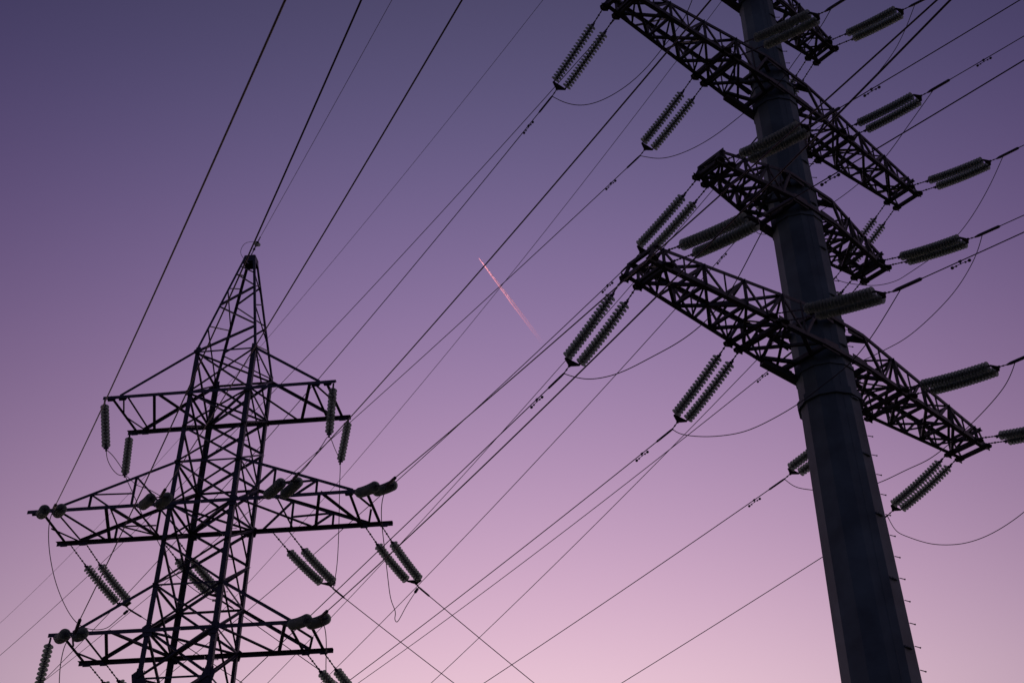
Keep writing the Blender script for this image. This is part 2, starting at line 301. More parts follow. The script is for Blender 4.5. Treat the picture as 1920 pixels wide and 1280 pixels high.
# surveyed positions, in metres
DATA = json.loads('''{"wires": {"W6a": {"p": [2.759, 22.691], "az": -39.4, "k": [28.9778, -0.32947, 0.002648], "s": [2.47, 110.0], "r": 0.0128}, "W11": {"p": [5.657, 25.308], "az": -39.4, "k": [28.9129, -0.13672, 0.001201], "s": [2.7, 110.0], "r": 0.0128}, "W15": {"p": [9.518, 28.484], "az": -39.4, "k": [29.5833, -0.38741, 0.002164], "s": [2.6, 110.0], "r": 0.0128}, "W18": {"p": [12.645, 30.822], "az": -39.4, "k": [29.1401, -0.37837, 0.001915], "s": [2.6, 110.0], "r": 0.0128}, "W12": {"p": [5.275, 24.67], "az": -39.4, "k": [24.6286, -0.21208, 0.002144], "s": [2.85, 110.0], "r": 0.0128}, "W17": {"p": [10.372, 28.863], "az": -39.4, "k": [24.318, -0.1922, 0.001558], "s": [2.75, 110.0], "r": 0.0128}, "W13": {"p": [2.83, 22.762], "az": -39.4, "k": [19.2052, -0.21883, 0.000157], "s": [2.5, 110.0], "r": 0.0128}, "W16": {"p": [5.657, 25.308], "az": -39.4, "k": [19.0589, -0.1793, 0.001432], "s": [2.45, 110.0], "r": 0.0128}, "W19": {"p": [9.518, 28.484], "az": -39.4, "k": [19.6037, -0.1545, 0.000956], "s": [2.92, 110.0], "r": 0.0128}, "W20": {"p": [12.657, 30.807], "az": -39.4, "k": [19.446, -0.15372, 0.00064], "s": [2.55, 110.0], "r": 0.0128}, "W14": {"p": [10.468, 28.747], "az": -39.4, "k": [34.1135, -0.40333, 0.002005], "s": [2.8, 110.0], "r": 0.0128}, "W6b": {"p": [5.371, 24.554], "az": -39.4, "k": [34.9219, -0.22182, 0.001819], "s": [-1, 110.0], "r": 0.0128}, "W5": {"p": [8.046, 26.496], "az": -39.4, "k": [48.1817, -0.34127, 0.00227], "s": [0, 110.0], "r": 0.0095}, "W10": {"p": [8.046, 26.496], "az": -39.4, "k": [36.5204, -0.45924, 0.003256], "s": [0, 110.0], "r": 0.0095}, "R1": {"p": [5.72, 24.129], "az": -39.4, "k": [24.6478, 0.14753, 0.0018], "s": [-60.0, -2.95], "r": 0.0128}, "R2": {"p": [10.435, 27.684], "az": -39.4, "k": [29.4706, 0.12999, 0.0018], "s": [-60.0, -2.95], "r": 0.0128}, "R3": {"p": [3.293, 22.042], "az": -39.4, "k": [19.4485, 0.10689, 0.0018], "s": [-60.0, -3.2], "r": 0.0128}, "R4": {"p": [13.178, 30.174], "az": -39.4, "k": [29.2434, 0.15005, 0.0018], "s": [-60.0, -2.95], "r": 0.0128}, "R5": {"p": [10.862, 28.268], "az": -39.4, "k": [24.4432, 0.15703, 0.0018], "s": [-60.0, -2.95], "r": 0.0128}, "R6": {"p": [6.419, 24.381], "az": -39.4, "k": [19.316, 0.14741, 0.0018], "s": [-60.0, -3.3], "r": 0.0128}, "R7": {"p": [10.435, 27.684], "az": -39.4, "k": [19.5672, 0.08783, 0.0018], "s": [-60.0, -2.95], "r": 0.0128}, "R8": {"p": [6.419, 24.381], "az": -39.4, "k": [29.0205, 0.17962, 0.0018], "s": [-60.0, -3.25], "r": 0.0128}, "R9": {"p": [10.893, 28.229], "az": -39.4, "k": [34.4957, 0.2947, 0.0018], "s": [-60.0, -2.95], "r": 0.0128}, "R10": {"p": [13.333, 30.301], "az": -39.4, "k": [19.5672, 0.08783, 0.0018], "s": [-60.0, -2.95], "r": 0.0128}, "W1": {"p": [-12.007, 28.835], "az": -25.0, "k": [17.3436, 0.30195, 0.0018], "s": [-75.0, 0.0], "r": 0.0125}, "W2": {"p": [-10.701, 28.684], "az": -25.0, "k": [14.0151, 0.07753, 0.002583], "s": [-75.0, 0.0], "r": 0.0125}, "W3": {"p": [-9.153, 28.505], "az": -25.0, "k": [17.526, 0.19211, 0.0018], "s": [-75.0, 0.0], "r": 0.0125}, "W4": {"p": [-8.599, 31.655], "az": -27.5, "k": [28.4929, 0.05409, 0.0012], "s": [-75.0, -0.0], "r": 0.0075}, "W7": {"p": [-5.692, 28.105], "az": -25.0, "k": [17.7445, 0.19237, 0.001582], "s": [-75.0, 0.0], "r": 0.0125}, "W8": {"p": [-3.196, 27.817], "az": -25.0, "k": [17.436, 0.20075, 0.001099], "s": [-75.0, 0.0], "r": 0.0125}, "W9": {"p": [-4.645, 27.984], "az": -25.0, "k": [13.8916, 0.12061, 0.001528], "s": [-75.0, 0.0], "r": 0.0125}, "OL": {"p": [-11.519, 34.805], "az": 38.0, "k": [17.1981, -0.21007, 0.0018], "s": [0.0, 110.0], "r": 0.0128}, "OiL": {"p": [-8.743, 34.546], "az": 38.0, "k": [17.3416, -0.22056, 0.0018], "s": [0.0, 110.0], "r": 0.0128}, "OiR": {"p": [-5.36, 34.205], "az": 38.0, "k": [17.5011, -0.23191, 0.0018], "s": [0.0, 110.0], "r": 0.0128}, "OR": {"p": [-2.785, 33.715], "az": 38.0, "k": [17.3221, -0.23913, 0.0018], "s": [0.0, 110.0], "r": 0.0128}, "O3L": {"p": [-10.223, 34.634], "az": 38.0, "k": [13.65, -0.3, 0.0018], "s": [0.0, 110.0], "r": 0.0128}, "O3R": {"p": [-4.114, 33.927], "az": 38.0, "k": [13.65, -0.3, 0.0018], "s": [0.0, 110.0], "r": 0.0128}}, 
"strings": [{"key": "W6a", "P": [[2.655, 22.644, 29.7], [3.011, 22.936, 29.7]], "C": [1.191, 24.6, 28.18], "C2": [0.81, 25.063, 27.991], "ax": [0.7723, 0.6353], "n": 19, "pitch": 0.098, "kind": "pole"}, {"key": "W11", "P": [[5.479, 25.161, 29.7], [5.835, 25.454, 29.7]], "C": [3.943, 27.394, 28.553], "C2": [3.562, 27.858, 28.475], "ax": [0.7723, 0.6353], "n": 19, "pitch": 0.098, "kind": "pole"}, {"key": "W15", "P": [[9.418, 28.401, 29.7], [9.773, 28.693, 29.7]], "C": [7.868, 30.493, 28.591], "C2": [7.487, 30.957, 28.366], "ax": [0.7723, 0.6353], "n": 19, "pitch": 0.098, "kind": "pole"}, {"key": "W18", "P": [[12.51, 30.75, 29.7], [12.865, 31.042, 29.7]], "C": [10.995, 32.831, 28.169], "C2": [10.614, 33.295, 27.949], "ax": [0.7723, 0.6353], "n": 19, "pitch": 0.098, "kind": "pole"}, {"key": "W12", "P": [[5.086, 24.553, 24.99], [5.426, 24.833, 24.99]], "C": [3.466, 26.872, 24.042], "C2": [3.085, 27.336, 23.922], "ax": [0.7723, 0.6353], "n": 19, "pitch": 0.098, "kind": "pole"}, {"key": "W17", "P": [[10.261, 28.809, 24.99], [10.523, 29.025, 24.99]], "C": [8.626, 30.988, 23.801], "C2": [8.246, 31.452, 23.692], "ax": [0.7723, 0.6353], "n": 19, "pitch": 0.098, "kind": "pole"}, {"key": "W13", "P": [[2.655, 22.644, 20.03], [3.011, 22.936, 20.03]], "C": [1.243, 24.694, 18.659], "C2": [0.862, 25.157, 18.528], "ax": [0.7723, 0.6353], "n": 19, "pitch": 0.098, "kind": "pole"}, {"key": "W16", "P": [[5.479, 25.161, 20.03], [5.835, 25.454, 20.03]], "C": [4.102, 27.201, 18.628], "C2": [3.721, 27.665, 18.525], "ax": [0.7723, 0.6353], "n": 19, "pitch": 0.098, "kind": "pole"}, {"key": "W19", "P": [[9.418, 28.401, 20.03], [9.773, 28.693, 20.03]], "C": [7.665, 30.74, 19.161], "C2": [7.284, 31.204, 19.072], "ax": [0.7723, 0.6353], "n": 19, "pitch": 0.098, "kind": "pole"}, {"key": "W20", "P": [[12.51, 30.75, 20.03], [12.865, 31.042, 20.03]], "C": [11.038, 32.777, 19.058], "C2": [10.658, 33.241, 18.968], "ax": [0.7723, 0.6353], "n": 19, "pitch": 0.098, "kind": "pole"}, {"key": "W14", "P": [[10.261, 28.809, 34.65], [10.523, 29.025, 34.65]], "C": [8.691, 30.911, 33.0], "C2": [8.31, 31.374, 32.765], "ax": [0.7723, 0.6353], "n": 19, "pitch": 0.098, "kind": "pole"}, {"key": "R1", "P": [[5.608, 23.998, 24.99], [5.87, 24.214, 24.99]], "C": [7.592, 21.849, 24.228], "C2": [8.069, 21.27, 24.127], "ax": [0.7723, 0.6353], "n": 20, "pitch": 0.096, "kind": "pole"}, {"key": "R2", "P": [[10.258, 27.538, 29.7], [10.613, 27.83, 29.7]], "C": [12.307, 25.404, 29.103], "C2": [12.784, 24.825, 29.014], "ax": [0.7723, 0.6353], "n": 20, "pitch": 0.096, "kind": "pole"}, {"key": "R3", "P": [[3.227, 21.949, 20.03], [3.582, 22.241, 20.03]], "C": [5.324, 19.569, 19.125], "C2": [5.8, 18.99, 19.054], "ax": [0.7723, 0.6353], "n": 20, "pitch": 0.096, "kind": "pole"}, {"key": "R4", "P": [[13.082, 30.055, 29.7], [13.437, 30.347, 29.7]], "C": [15.05, 27.894, 28.816], "C2": [15.527, 27.315, 28.713], "ax": [0.7723, 0.6353], "n": 20, "pitch": 0.096, "kind": "pole"}, {"key": "R5", "P": [[10.743, 28.223, 24.99], [11.006, 28.438, 24.99]], "C": [12.734, 25.988, 23.996], "C2": [13.211, 25.409, 23.887], "ax": [0.7723, 0.6353], "n": 20, "pitch": 0.096, "kind": "pole"}, {"key": "R6", "P": [[6.242, 24.235, 20.03], [6.597, 24.527, 20.03]], "C": [8.514, 21.831, 18.849], "C2": [8.99, 21.251, 18.749], "ax": [0.7723, 0.6353], "n": 20, "pitch": 0.096, "kind": "pole"}, {"key": "R7", "P": [[10.258, 27.538, 20.03], [10.613, 27.83, 20.03]], "C": [12.307, 25.404, 19.324], "C2": [12.784, 24.825, 19.267], "ax": [0.7723, 0.6353], "n": 20, "pitch": 0.096, "kind": "pole"}, {"key": "R8", "P": [[6.242, 24.235, 29.7], [6.597, 24.527, 29.7]], "C": [8.482, 21.87, 28.456], "C2": [8.958, 21.29, 28.331], "ax": [0.7723, 0.6353], "n": 20, "pitch": 0.096, "kind": "pole"}, {"key": "R9", "P": [[10.743, 28.223, 34.65], [11.006, 28.438, 34.65]], "C": [12.765, 25.949, 33.642], "C2": [13.242, 25.37, 33.43], "ax": [0.7723, 0.6353], "n": 20, "pitch": 0.096, "kind": "pole"}, {"key": "R10", "P": [[13.082, 30.055, 20.03], [13.437, 30.347, 20.03]], "C": [15.205, 28.021, 19.324], "C2": [15.682, 27.442, 19.267], "ax": [0.7723, 0.6353], "n": 20, "pitch": 0.096, "kind": "pole"}, {"key": "W1", "P": [[-13.37, 31.22, 18.49], [-12.894, 31.165, 18.49]], "C": [-12.007, 28.835, 17.344], "C2": [-11.753, 28.291, 17.163], "ax": [0.9934, -0.1148], "n": 15, "pitch": 0.095, "kind": "tower"}, {"key": "W3", "P": [[-10.509, 30.889, 18.49], [-10.033, 30.834, 18.49]], "C": [-9.153, 28.505, 17.502], "C2": [-8.899, 27.961, 17.411], "ax": [0.9934, -0.1148], "n": 15, "pitch": 0.095, "kind": "tower"}, {"key": "W7", "P": [[-7.043, 30.488, 18.49], [-6.566, 30.433, 18.49]], "C": [-5.692, 28.105, 17.738], "C2": [-5.438, 27.561, 17.63], "ax": [0.9934, -0.1148], "n": 15, "pitch": 0.095, "kind": "tower"}, {"key": "W8", "P": [[-4.549, 30.2, 18.49], [-4.072, 30.145, 18.49]], "C": [-3.196, 27.817, 17.413], "C2": [-2.942, 27.273, 17.316], "ax": [0.9934, -0.1148], "n": 15, "pitch": 0.095, "kind": "tower"}, {"key": "W2", "P": [[-12.059, 31.068, 14.75], [-11.582, 31.013, 14.75]], "C": [-10.701, 28.684, 13.837], "C2": [-10.447, 28.14, 13.97], "ax": [0.9934, -0.1148], "n": 15, "pitch": 0.095, "kind": "tower"}, {"key": "W9", "P": [[-6.0, 30.368, 14.75], [-5.523, 30.313, 14.75]], "C": [-4.645, 27.984, 13.874], "C2": [-4.391, 27.44, 13.82], "ax": [0.9934, -0.1148], "n": 15, "pitch": 0.095, "kind": "tower"}, {"key": "OL", "P": [[-13.066, 33.158, 18.49], [-12.589, 33.103, 18.49]], "C": [-11.519, 34.805, 17.169], "C2": [-11.211, 35.199, 17.094], "ax": [0.9934, -0.1148], "n": 15, "pitch": 0.095, "kind": "tower"}, {"key": "OiL", "P": [[-10.334, 32.842, 18.49], [-9.857, 32.787, 18.49]], "C": [-8.743, 34.546, 17.322], "C2": [-8.435, 34.94, 17.232], "ax": [0.9934, -0.1148], "n": 15, "pitch": 0.095, "kind": "tower"}, {"key": "OiR", "P": [[-6.986, 32.455, 18.49], [-6.51, 32.4, 18.49]], "C": [-5.36, 34.205, 17.517], "C2": [-5.052, 34.599, 17.386], "ax": [0.9934, -0.1148], "n": 15, "pitch": 0.095, "kind": "tower"}, {"key": "OR", "P": [[-4.274, 32.142, 18.49], [-3.798, 32.086, 18.49]], "C": [-2.785, 33.715, 17.322], "C2": [-2.477, 34.109, 17.203], "ax": [0.9934, -0.1148], "n": 15, "pitch": 0.095, "kind": "tower"}, {"key": "O3L", "P": [[-11.755, 33.006, 14.75], [-11.278, 32.951, 14.75]], "C": [-10.223, 34.634, 13.65], "C2": [-9.915, 35.028, 13.5], "ax": [0.9934, -0.1148], "n": 15, "pitch": 0.095, "kind": "tower"}, {"key": "O3R", "P": [[-5.645, 32.3, 14.75], [-5.168, 32.245, 14.75]], "C": [-4.114, 33.927, 13.65], "C2": [-3.806, 34.321, 13.5], "ax": [0.9934, -0.1148], "n": 15, "pitch": 0.095, "kind": "tower"}], 
"susp": {"S1": [[-12.204, 31.125, 22.2], [-11.829, 31.082, 20.498]], "S2": [[-11.918, 32.985, 22.2], [-11.807, 32.972, 20.713]], "S3": [[-5.26, 30.323, 22.2], [-5.246, 30.321, 20.447]], "S4": [[-5.014, 32.187, 22.2], [-5.159, 32.204, 20.657]], "S5": [[-12.233, 31.129, 14.71], [-12.233, 31.029, 12.96]]}, 
"J": {"J1": [[1.191, 24.6, 28.18], [1.564, 24.643, 27.956], [2.011, 24.593, 27.791], [2.525, 24.38, 27.731], [3.172, 23.927, 27.774], [3.729, 23.362, 27.899], [4.183, 22.725, 28.074], [4.769, 21.786, 28.317], [5.186, 19.741, 28.95]], "J2": [[3.943, 27.394, 28.553], [4.556, 27.228, 28.253], [5.299, 26.755, 28.114], [6.01, 26.111, 28.081], [6.685, 25.318, 28.116], [7.074, 24.834, 28.128], [7.574, 24.164, 28.142], [7.928, 23.371, 28.256], [8.409, 22.36, 28.34], [8.622, 21.7, 28.419]], "J3": [[1.243, 24.694, 18.659], [1.464, 24.634, 18.523], [1.859, 24.488, 18.342], [2.5, 24.096, 18.236], [3.201, 23.487, 18.259], [3.818, 22.896, 18.281], [4.3, 22.306, 18.364], [4.704, 21.632, 18.515], [4.96, 20.988, 18.699], [5.213, 20.212, 18.913], [5.464, 19.399, 19.104]], "J4": [[4.102, 27.201, 18.628], [4.28, 27.156, 18.459], [4.715, 26.955, 18.251], [5.202, 26.673, 18.089], [5.794, 26.254, 17.964], [6.477, 25.587, 17.985], [6.954, 25.039, 18.04], [7.318, 24.546, 18.121], [7.834, 23.801, 18.229], [8.22, 22.995, 18.435], [8.653, 21.661, 18.819]], "J5": [[7.665, 30.74, 19.161], [7.905, 30.683, 18.877], [8.301, 30.491, 18.665], [9.099, 30.021, 18.345], [9.858, 29.401, 18.254], [10.457, 28.779, 18.301], [10.902, 28.31, 18.315], [11.273, 27.799, 18.426], [11.785, 26.971, 18.65], [12.281, 25.973, 18.961], [12.403, 25.543, 19.149], [12.447, 25.234, 19.307]], "J6": [[11.038, 32.777, 19.058], [11.209, 32.799, 18.565], [11.456, 32.708, 18.343], [11.947, 32.479, 18.0], [12.314, 32.261, 17.836], [12.797, 31.919, 17.71], [13.389, 31.375, 17.727], [14.07, 30.556, 17.952], [14.552, 29.793, 18.273], [15.345, 27.851, 19.307]], "J7": [[10.995, 32.831, 28.169], [11.019, 32.878, 28.05], [11.657, 32.695, 27.691], [12.206, 32.455, 27.471], [12.726, 32.105, 27.389], [12.984, 31.845, 27.425], [13.447, 31.345, 27.506], [13.95, 30.766, 27.601], [14.491, 29.873, 27.881], [14.95, 28.676, 28.369], [15.19, 27.724, 28.786]], "J8": [[8.626, 30.988, 23.801], [9.329, 30.892, 23.058], [10.146, 30.381, 22.831], [10.924, 29.646, 22.842], [11.446, 29.09, 22.876], [12.149, 28.032, 23.125], [12.537, 27.261, 23.356], [12.806, 26.408, 23.687], [12.874, 25.818, 23.964]], "J9": [[7.868, 30.493, 28.591], [7.985, 30.663, 28.179], [8.914, 30.17, 28.014], [9.885, 29.323, 28.087], [10.788, 28.347, 28.236], [11.431, 27.413, 28.457], [11.873, 26.503, 28.735], [12.247, 25.685, 28.962], [12.447, 25.234, 29.077]], "J10": [[8.691, 30.911, 33.0], [8.955, 31.16, 32.47], [9.946, 30.562, 32.377], [11.091, 29.417, 32.546], [11.458, 28.97, 32.633], [12.389, 27.54, 32.972], [12.723, 26.625, 33.272], [12.905, 25.779, 33.58]], "T1": [[-9.153, 28.505, 17.502], [-10.158, 30.265, 18.736], [-10.886, 31.463, 19.52], [-11.807, 32.972, 20.713], [-11.523, 33.215, 20.22], [-11.195, 33.502, 19.589], [-10.64, 33.856, 18.836], [-10.273, 34.132, 18.143], [-9.777, 34.319, 17.759], [-9.369, 34.444, 17.504], [-9.012, 34.53, 17.334], [-8.743, 34.546, 17.322]], "T1b": [[-11.829, 31.082, 20.498], [-11.932, 31.597, 20.481], [-11.949, 32.183, 20.498], [-11.896, 32.671, 20.56], [-11.807, 32.972, 20.713]], "T1c": [[-11.829, 31.082, 20.498], [-11.791, 31.577, 20.595], [-11.78, 32.154, 20.663], [-11.778, 32.674, 20.708], [-11.807, 32.972, 20.713]], "T2": [[-5.692, 28.105, 17.738], [-5.551, 28.729, 18.401], [-5.429, 29.402, 19.228], [-5.331, 29.915, 19.898], [-5.246, 30.321, 20.447], [-5.207, 31.206, 20.555], [-5.159, 32.204, 20.657], [-5.178, 32.505, 20.227], [-5.196, 33.039, 19.438], [-5.211, 33.382, 18.907], [-5.255, 33.875, 18.102], [-5.36, 34.205, 17.517]], "T3": [[-3.196, 27.817, 17.413], [-3.374, 28.36, 17.298], [-3.453, 29.049, 17.124], [-3.455, 29.847, 16.912], [-3.438, 31.244, 16.495], [-3.41, 32.143, 16.197], [-3.307, 32.612, 16.055], [-3.352, 32.866, 15.959], [-3.302, 33.006, 15.924], [-3.215, 33.124, 16.135], [-3.084, 33.336, 16.569], [-2.785, 33.715, 17.322]], "T4": [[-12.007, 28.835, 17.344], [-12.209, 29.227, 17.209], [-12.386, 29.867, 16.992], [-12.506, 30.626, 16.741], [-12.564, 31.619, 16.423], [-12.481, 32.705, 16.117], [-12.329, 33.293, 16.018], [-12.098, 33.774, 16.093], [-11.862, 34.174, 16.31], [-11.742, 34.401, 16.606], [-11.519, 34.805, 17.169]], "T5": [[-10.701, 28.684, 13.837], [-11.005, 29.027, 13.748], [-11.249, 29.598, 13.541], [-11.388, 30.048, 13.373], [-11.549, 30.783, 13.097], [-11.539, 31.814, 12.768], [-11.229, 32.678, 12.78], [-10.223, 34.634, 13.65]], "T6": [[-4.645, 27.984, 13.874], [-4.587, 28.459, 13.847], [-4.646, 29.325, 13.728], [-4.796, 30.551, 13.52], [-4.835, 31.803, 13.282], [-4.646, 32.941, 13.11], [-4.114, 33.927, 13.65]]}, 
"D": [["W6a", [0.518, 25.419, 27.848], [-0.6062, 0.738, -0.2965]], ["W11", [3.105, 28.414, 28.383], [-0.6297, 0.7666, -0.1259]], ["W15", [6.941, 31.621, 28.046], [-0.5954, 0.7248, -0.3467]], ["W12", [2.73, 27.769, 23.813], [-0.623, 0.7585, -0.1911]], ["W17", [7.789, 32.008, 23.562], [-0.6248, 0.7606, -0.1765]], ["W13", [0.596, 25.482, 18.437], [-0.6202, 0.755, -0.2127]], ["W16", [3.378, 28.082, 18.434], [-0.6259, 0.7619, -0.1665]], ["W19", [6.928, 31.637, 18.989], [-0.628, 0.7646, -0.1451]], ["R1", [8.64, 20.574, 24.007], [-0.6293, 0.7662, 0.13]], ["R2", [13.469, 23.99, 28.89], [-0.6307, 0.7679, 0.1122]], ["R3", [6.39, 18.271, 18.97], [-0.6322, 0.7697, 0.0891]], ["R6", [9.58, 20.533, 18.627], [-0.6295, 0.7663, 0.1286]]], "bars": [[20.64, [-3.319, 0.955], [-3.272, -0.955], 0.09], [20.64, [-2.814, 0.955], [-2.839, -0.955], 0.06], [20.64, [-2.006, 0.955], [-2.696, -0.955], 0.09], [20.64, [-1.864, 0.955], [-1.024, -0.955], 0.11], [20.64, [-3.244, 0.109], [-2.919, 0.955], 0.045], [20.64, [-3.283, -0.038], [-2.921, -0.955], 0.05], [20.64, [0.947, 0.955], [1.887, -0.955], 0.075], [20.64, [2.733, 0.955], [1.993, -0.955], 0.09], [20.64, [2.795, 0.955], [2.8, -0.955], 0.075], [20.64, [2.866, 0.955], [3.175, 0.086], 0.07], [20.64, [3.232, 0.955], [3.266, -0.955], 0.09], [16.91, [-4.676, 0.955], [-4.793, -0.955], 0.09], [16.91, [-4.182, 0.955], [-3.538, -0.955], 0.07], [16.91, [-4.272, 0.955], [-4.283, -0.955], 0.06], [16.91, [-2.788, 0.955], [-3.437, -0.955], 0.1], [16.91, [-2.654, 0.955], [-1.922, -0.955], 0.11], [16.91, [-2.66, 0.955], [-2.87, -0.167], 0.05], [16.91, [-2.87, -0.167], [-1.91, -0.955], 0.05], [16.91, [-1.985, 0.955], [-1.895, -0.955], 0.07], [16.91, [-4.837, -0.109], [-4.361, -0.955], 0.05], [16.91, [1.03, 0.955], [2.675, -0.955], 0.075], [16.91, [3.343, 0.955], [2.761, -0.955], 0.09], [16.91, [3.43, 0.955], [4.123, -0.955], 0.12], [16.91, [4.203, 0.955], [4.123, -0.955], 0.08], [16.91, [4.305, 0.955], [4.621, 0.049], 0.08], [16.91, [4.668, 0.955], [4.661, -0.955], 0.09], [16.91, [4.602, -0.043], [4.336, -0.955], 0.06], [16.91, [2.14, 0.955], [2.101, -0.955], 0.05], [13.16, [-3.264, 0.955], [-3.437, -0.955], 0.09], [13.16, [-2.693, 0.955], [-2.854, -0.955], 0.065], [13.16, [-2.055, 0.955], [-2.796, -0.955], 0.09], [13.16, [-1.944, 0.955], [-0.959, -0.955], 0.1], [13.16, [-3.275, 0.127], [-2.957, 0.955], 0.045], [13.16, [-3.366, -0.235], [-2.985, -0.955], 0.055], [13.16, [0.982, 0.955], [1.95, -0.955], 0.08], [13.16, [2.768, 0.955], [2.076, -0.955], 0.09], [13.16, [2.85, 0.955], [2.768, -0.955], 0.08], [13.16, [2.85, 0.955], [3.229, -0.12], 0.075], [13.16, [3.394, 0.955], [3.313, -0.955], 0.09], [13.16, [3.256, -0.015], [2.93, -0.955], 0.06]], "con": [[-405.951, 11967.71, 10001.65], [423.063, 13794.2, 10001.65]]}''')

# ------------------------------------------------------------------ lattice tower (left)
TX, TY, TAL = -8.5989, 31.6549, -0.11509213
tower = thing('lattice_tower', 'lattice steel pylon with a pointed peak and three tiers of crossarms', 'pylon', (TX, TY, 0), TAL)
def tp(a, n, h):                       # a along the crossarms, n towards the viewer, h above eye level
    return V((a, -n, h + CZ))
def hwid(h):
    if h > 22.12: return 0.94 + (0.17 - 0.94) * (h - 22.12) / (26.4 - 22.12)
    if h > 11.85: return 0.94
    return 0.94 + (11.85 - h) * 0.085
def tl(sa, sn, h):
    w = hwid(h); return tp(sa * w, sn * w, h)
LEVELS = [22.12, 20.64, 19.45, 18.25, 16.91, 15.75, 14.45, 13.16, 11.85, 10.2, 8.2, 5.9, 3.0, -0.6]
ARM_H = {20.64, 16.91, 13.16}
HORIZ = {22.12, 20.64, 18.25, 16.91, 14.45, 13.16, 11.85, 8.2, 3.0}
for sa in (-1, 1):
    for sn in (1, -1):
        mb = MB()
        angle_bar(mb, tl(sa, sn, -1.5), tl(sa, sn, 11.85), 0.15, 0.014, V((-sa, 0, 0)), V((0, sn, 0)))
        angle_bar(mb, tl(sa, sn, 11.85), tl(sa, sn, 22.3), 0.14, 0.013, V((-sa, 0, 0)), V((0, sn, 0)))
        o = mb.build('leg', STEEL, tower)
        # bolted splice plates on the leg
        for h in (11.85,):
            c = tl(sa, sn, h); sp = MB()
            box_bar(sp, c + V((0, sn * 0.035, -0.25)), c + V((0, sn * 0.035, 0.25)), 0.15, 0.012, V((0, 1, 0)))
            box_bar(sp, c + V((sa * 0.035, 0, -0.25)), c + V((sa * 0.035, 0, 0.25)), 0.15, 0.012, V((1, 0, 0)))
            sp.build('splice_plate', STEEL, o)
        pk = MB()
        angle_bar(pk, tl(sa, sn, 22.12), tl(sa, sn, 26.42), 0.075, 0.008, V((-sa, 0, 0)), V((0, sn, 0)))
        pk.build('peak_leg', STEEL, tower)
        ft = MB()
        b = tl(sa, sn, -1.5)
        box_bar(ft, V((b.x, b.y, -0.4)), V((b.x, b.y, 0.25)), 0.8, 0.8, V((1, 0, 0)))
        ft.build('footing', CONCRETE, tower)
FACES = [((-1, 1), (1, 1), V((0, -1, 0))), ((-1, -1), (1, -1), V((0, 1, 0))), ((-1, 1), (-1, -1), V((-1, 0, 0))), ((1, 1), (1, -1), V((1, 0, 0)))]
for (A_, B_, nr) in FACES:
    side = nr.x != 0
    for i in range(len(LEVELS) - 1):
        h1, h0 = LEVELS[i], LEVELS[i + 1]
        s = 0.066 if h1 > 14 else 0.076
        for k, (p, q) in enumerate(((tl(*A_, h0), tl(*B_, h1)), (tl(*B_, h0), tl(*A_, h1)))):
            mb = MB()
            off = nr * (0.028 if k == 0 else -0.014)
            sz = s * (0.8 if side else 1.0)
            angle_bar(mb, p + off, q + off, sz, 0.007, nr, V((0, 0, 1)))
            mb.build('diagonal_brace', STEEL, tower)
    for h in LEVELS:
        if h in HORIZ and not (h in ARM_H and not side):
            mb = MB()
            angle_bar(mb, tl(*A_, h) + nr * 0.004, tl(*B_, h) + nr * 0.004, 0.055, 0.007, V((0, 0, -1)), -nr)
            mb.build('horizontal_brace', STEEL, tower)
# plan diagonals at the crossarm levels
for h, both in ((22.12, False), (20.64, True), (16.91, True), (13.16, True), (11.85, True)):
    mb = MB(); angle_bar(mb, tl(-1, 1, h - 0.03), tl(1, -1, h - 0.03), 0.075, 0.008, V((0, 0, 1))); mb.build('plan_brace', STEEL, tower)
    if both:
        mb = MB(); angle_bar(mb, tl(1, 1, h + 0.05), tl(-1, -1, h + 0.05), 0.085 if h < 17 else 0.065, 0.008, V((0, 0, 1))); mb.build('plan_brace', STEEL, tower)
# peak bracing, read face by face
PEAK = [ # (corner, h, corner, h, size)
 ('NR', 24.95, 'NL', 24.18, .06), ('NL', 24.1, 'NR', 23.17, .06), ('NR', 23.1, 'NL', 22.12, .06), ('NL', 25.62, 'NR', 24.98, .05), ('NL', 26.0, 'NR', 25.6, .045),
 ('FR', 25.5, 'FL', 24.93, .045), ('FL', 24.85, 'FR', 24.06, .045), ('FR', 24.0, 'FL', 23.25, .045), ('FL', 23.15, 'FR', 22.2, .045),
 ('NL', 24.93, 'FL', 25.5, .04), ('NL', 24.85, 'FL', 24.1, .04), ('NL', 23.22, 'FL', 24.02, .04), ('NL', 23.12, 'FL', 22.2, .045), ('FL', 25.98, 'NL', 25.6, .04),
 ('NR', 24.05, 'FR', 24.85, .04), ('NR', 24.0, 'FR', 23.3, .04), ('NR', 22.2, 'FR', 23.18, .045), ('NR', 25.5, 'FR', 25.0, .04), ('FR', 25.55, 'NR', 24.95, .04)]
KEY = {'NL': (-1, 1), 'NR': (1, 1), 'FL': (-1, -1), 'FR': (1, -1)}
for a, h0, b, h1, s in PEAK:
    mb = MB(); angle_bar(mb, tl(*KEY[a], h0), tl(*KEY[b], h1), s, 0.006, V((0, 0, 1))); mb.build('peak_brace', STEEL, tower)
cap = MB()
for sn in (1, -1):
    plate(cap, [tp(-.17, sn * .18, 26.50), tp(.17, sn * .18, 26.50), tp(.22, sn * .21, 26.22), tp(-.22, sn * .21, 26.22)], 0.014, (0, 1, 0))
for sa in (1, -1):
    plate(cap, [tp(sa * .18, -.17, 26.50), tp(sa * .18, .17, 26.50), tp(sa * .21, .2, 26.22), tp(sa * .21, -.2, 26.22)], 0.014, (1, 0, 0))
plate(cap, [tp(-.16, -.16, 26.47), tp(.16, -.16, 26.47), tp(.16, .16, 26.47), tp(-.16, .16, 26.47)], 0.012, (0, 0, 1))
cap.build('peak_cap', STEEL, tower)
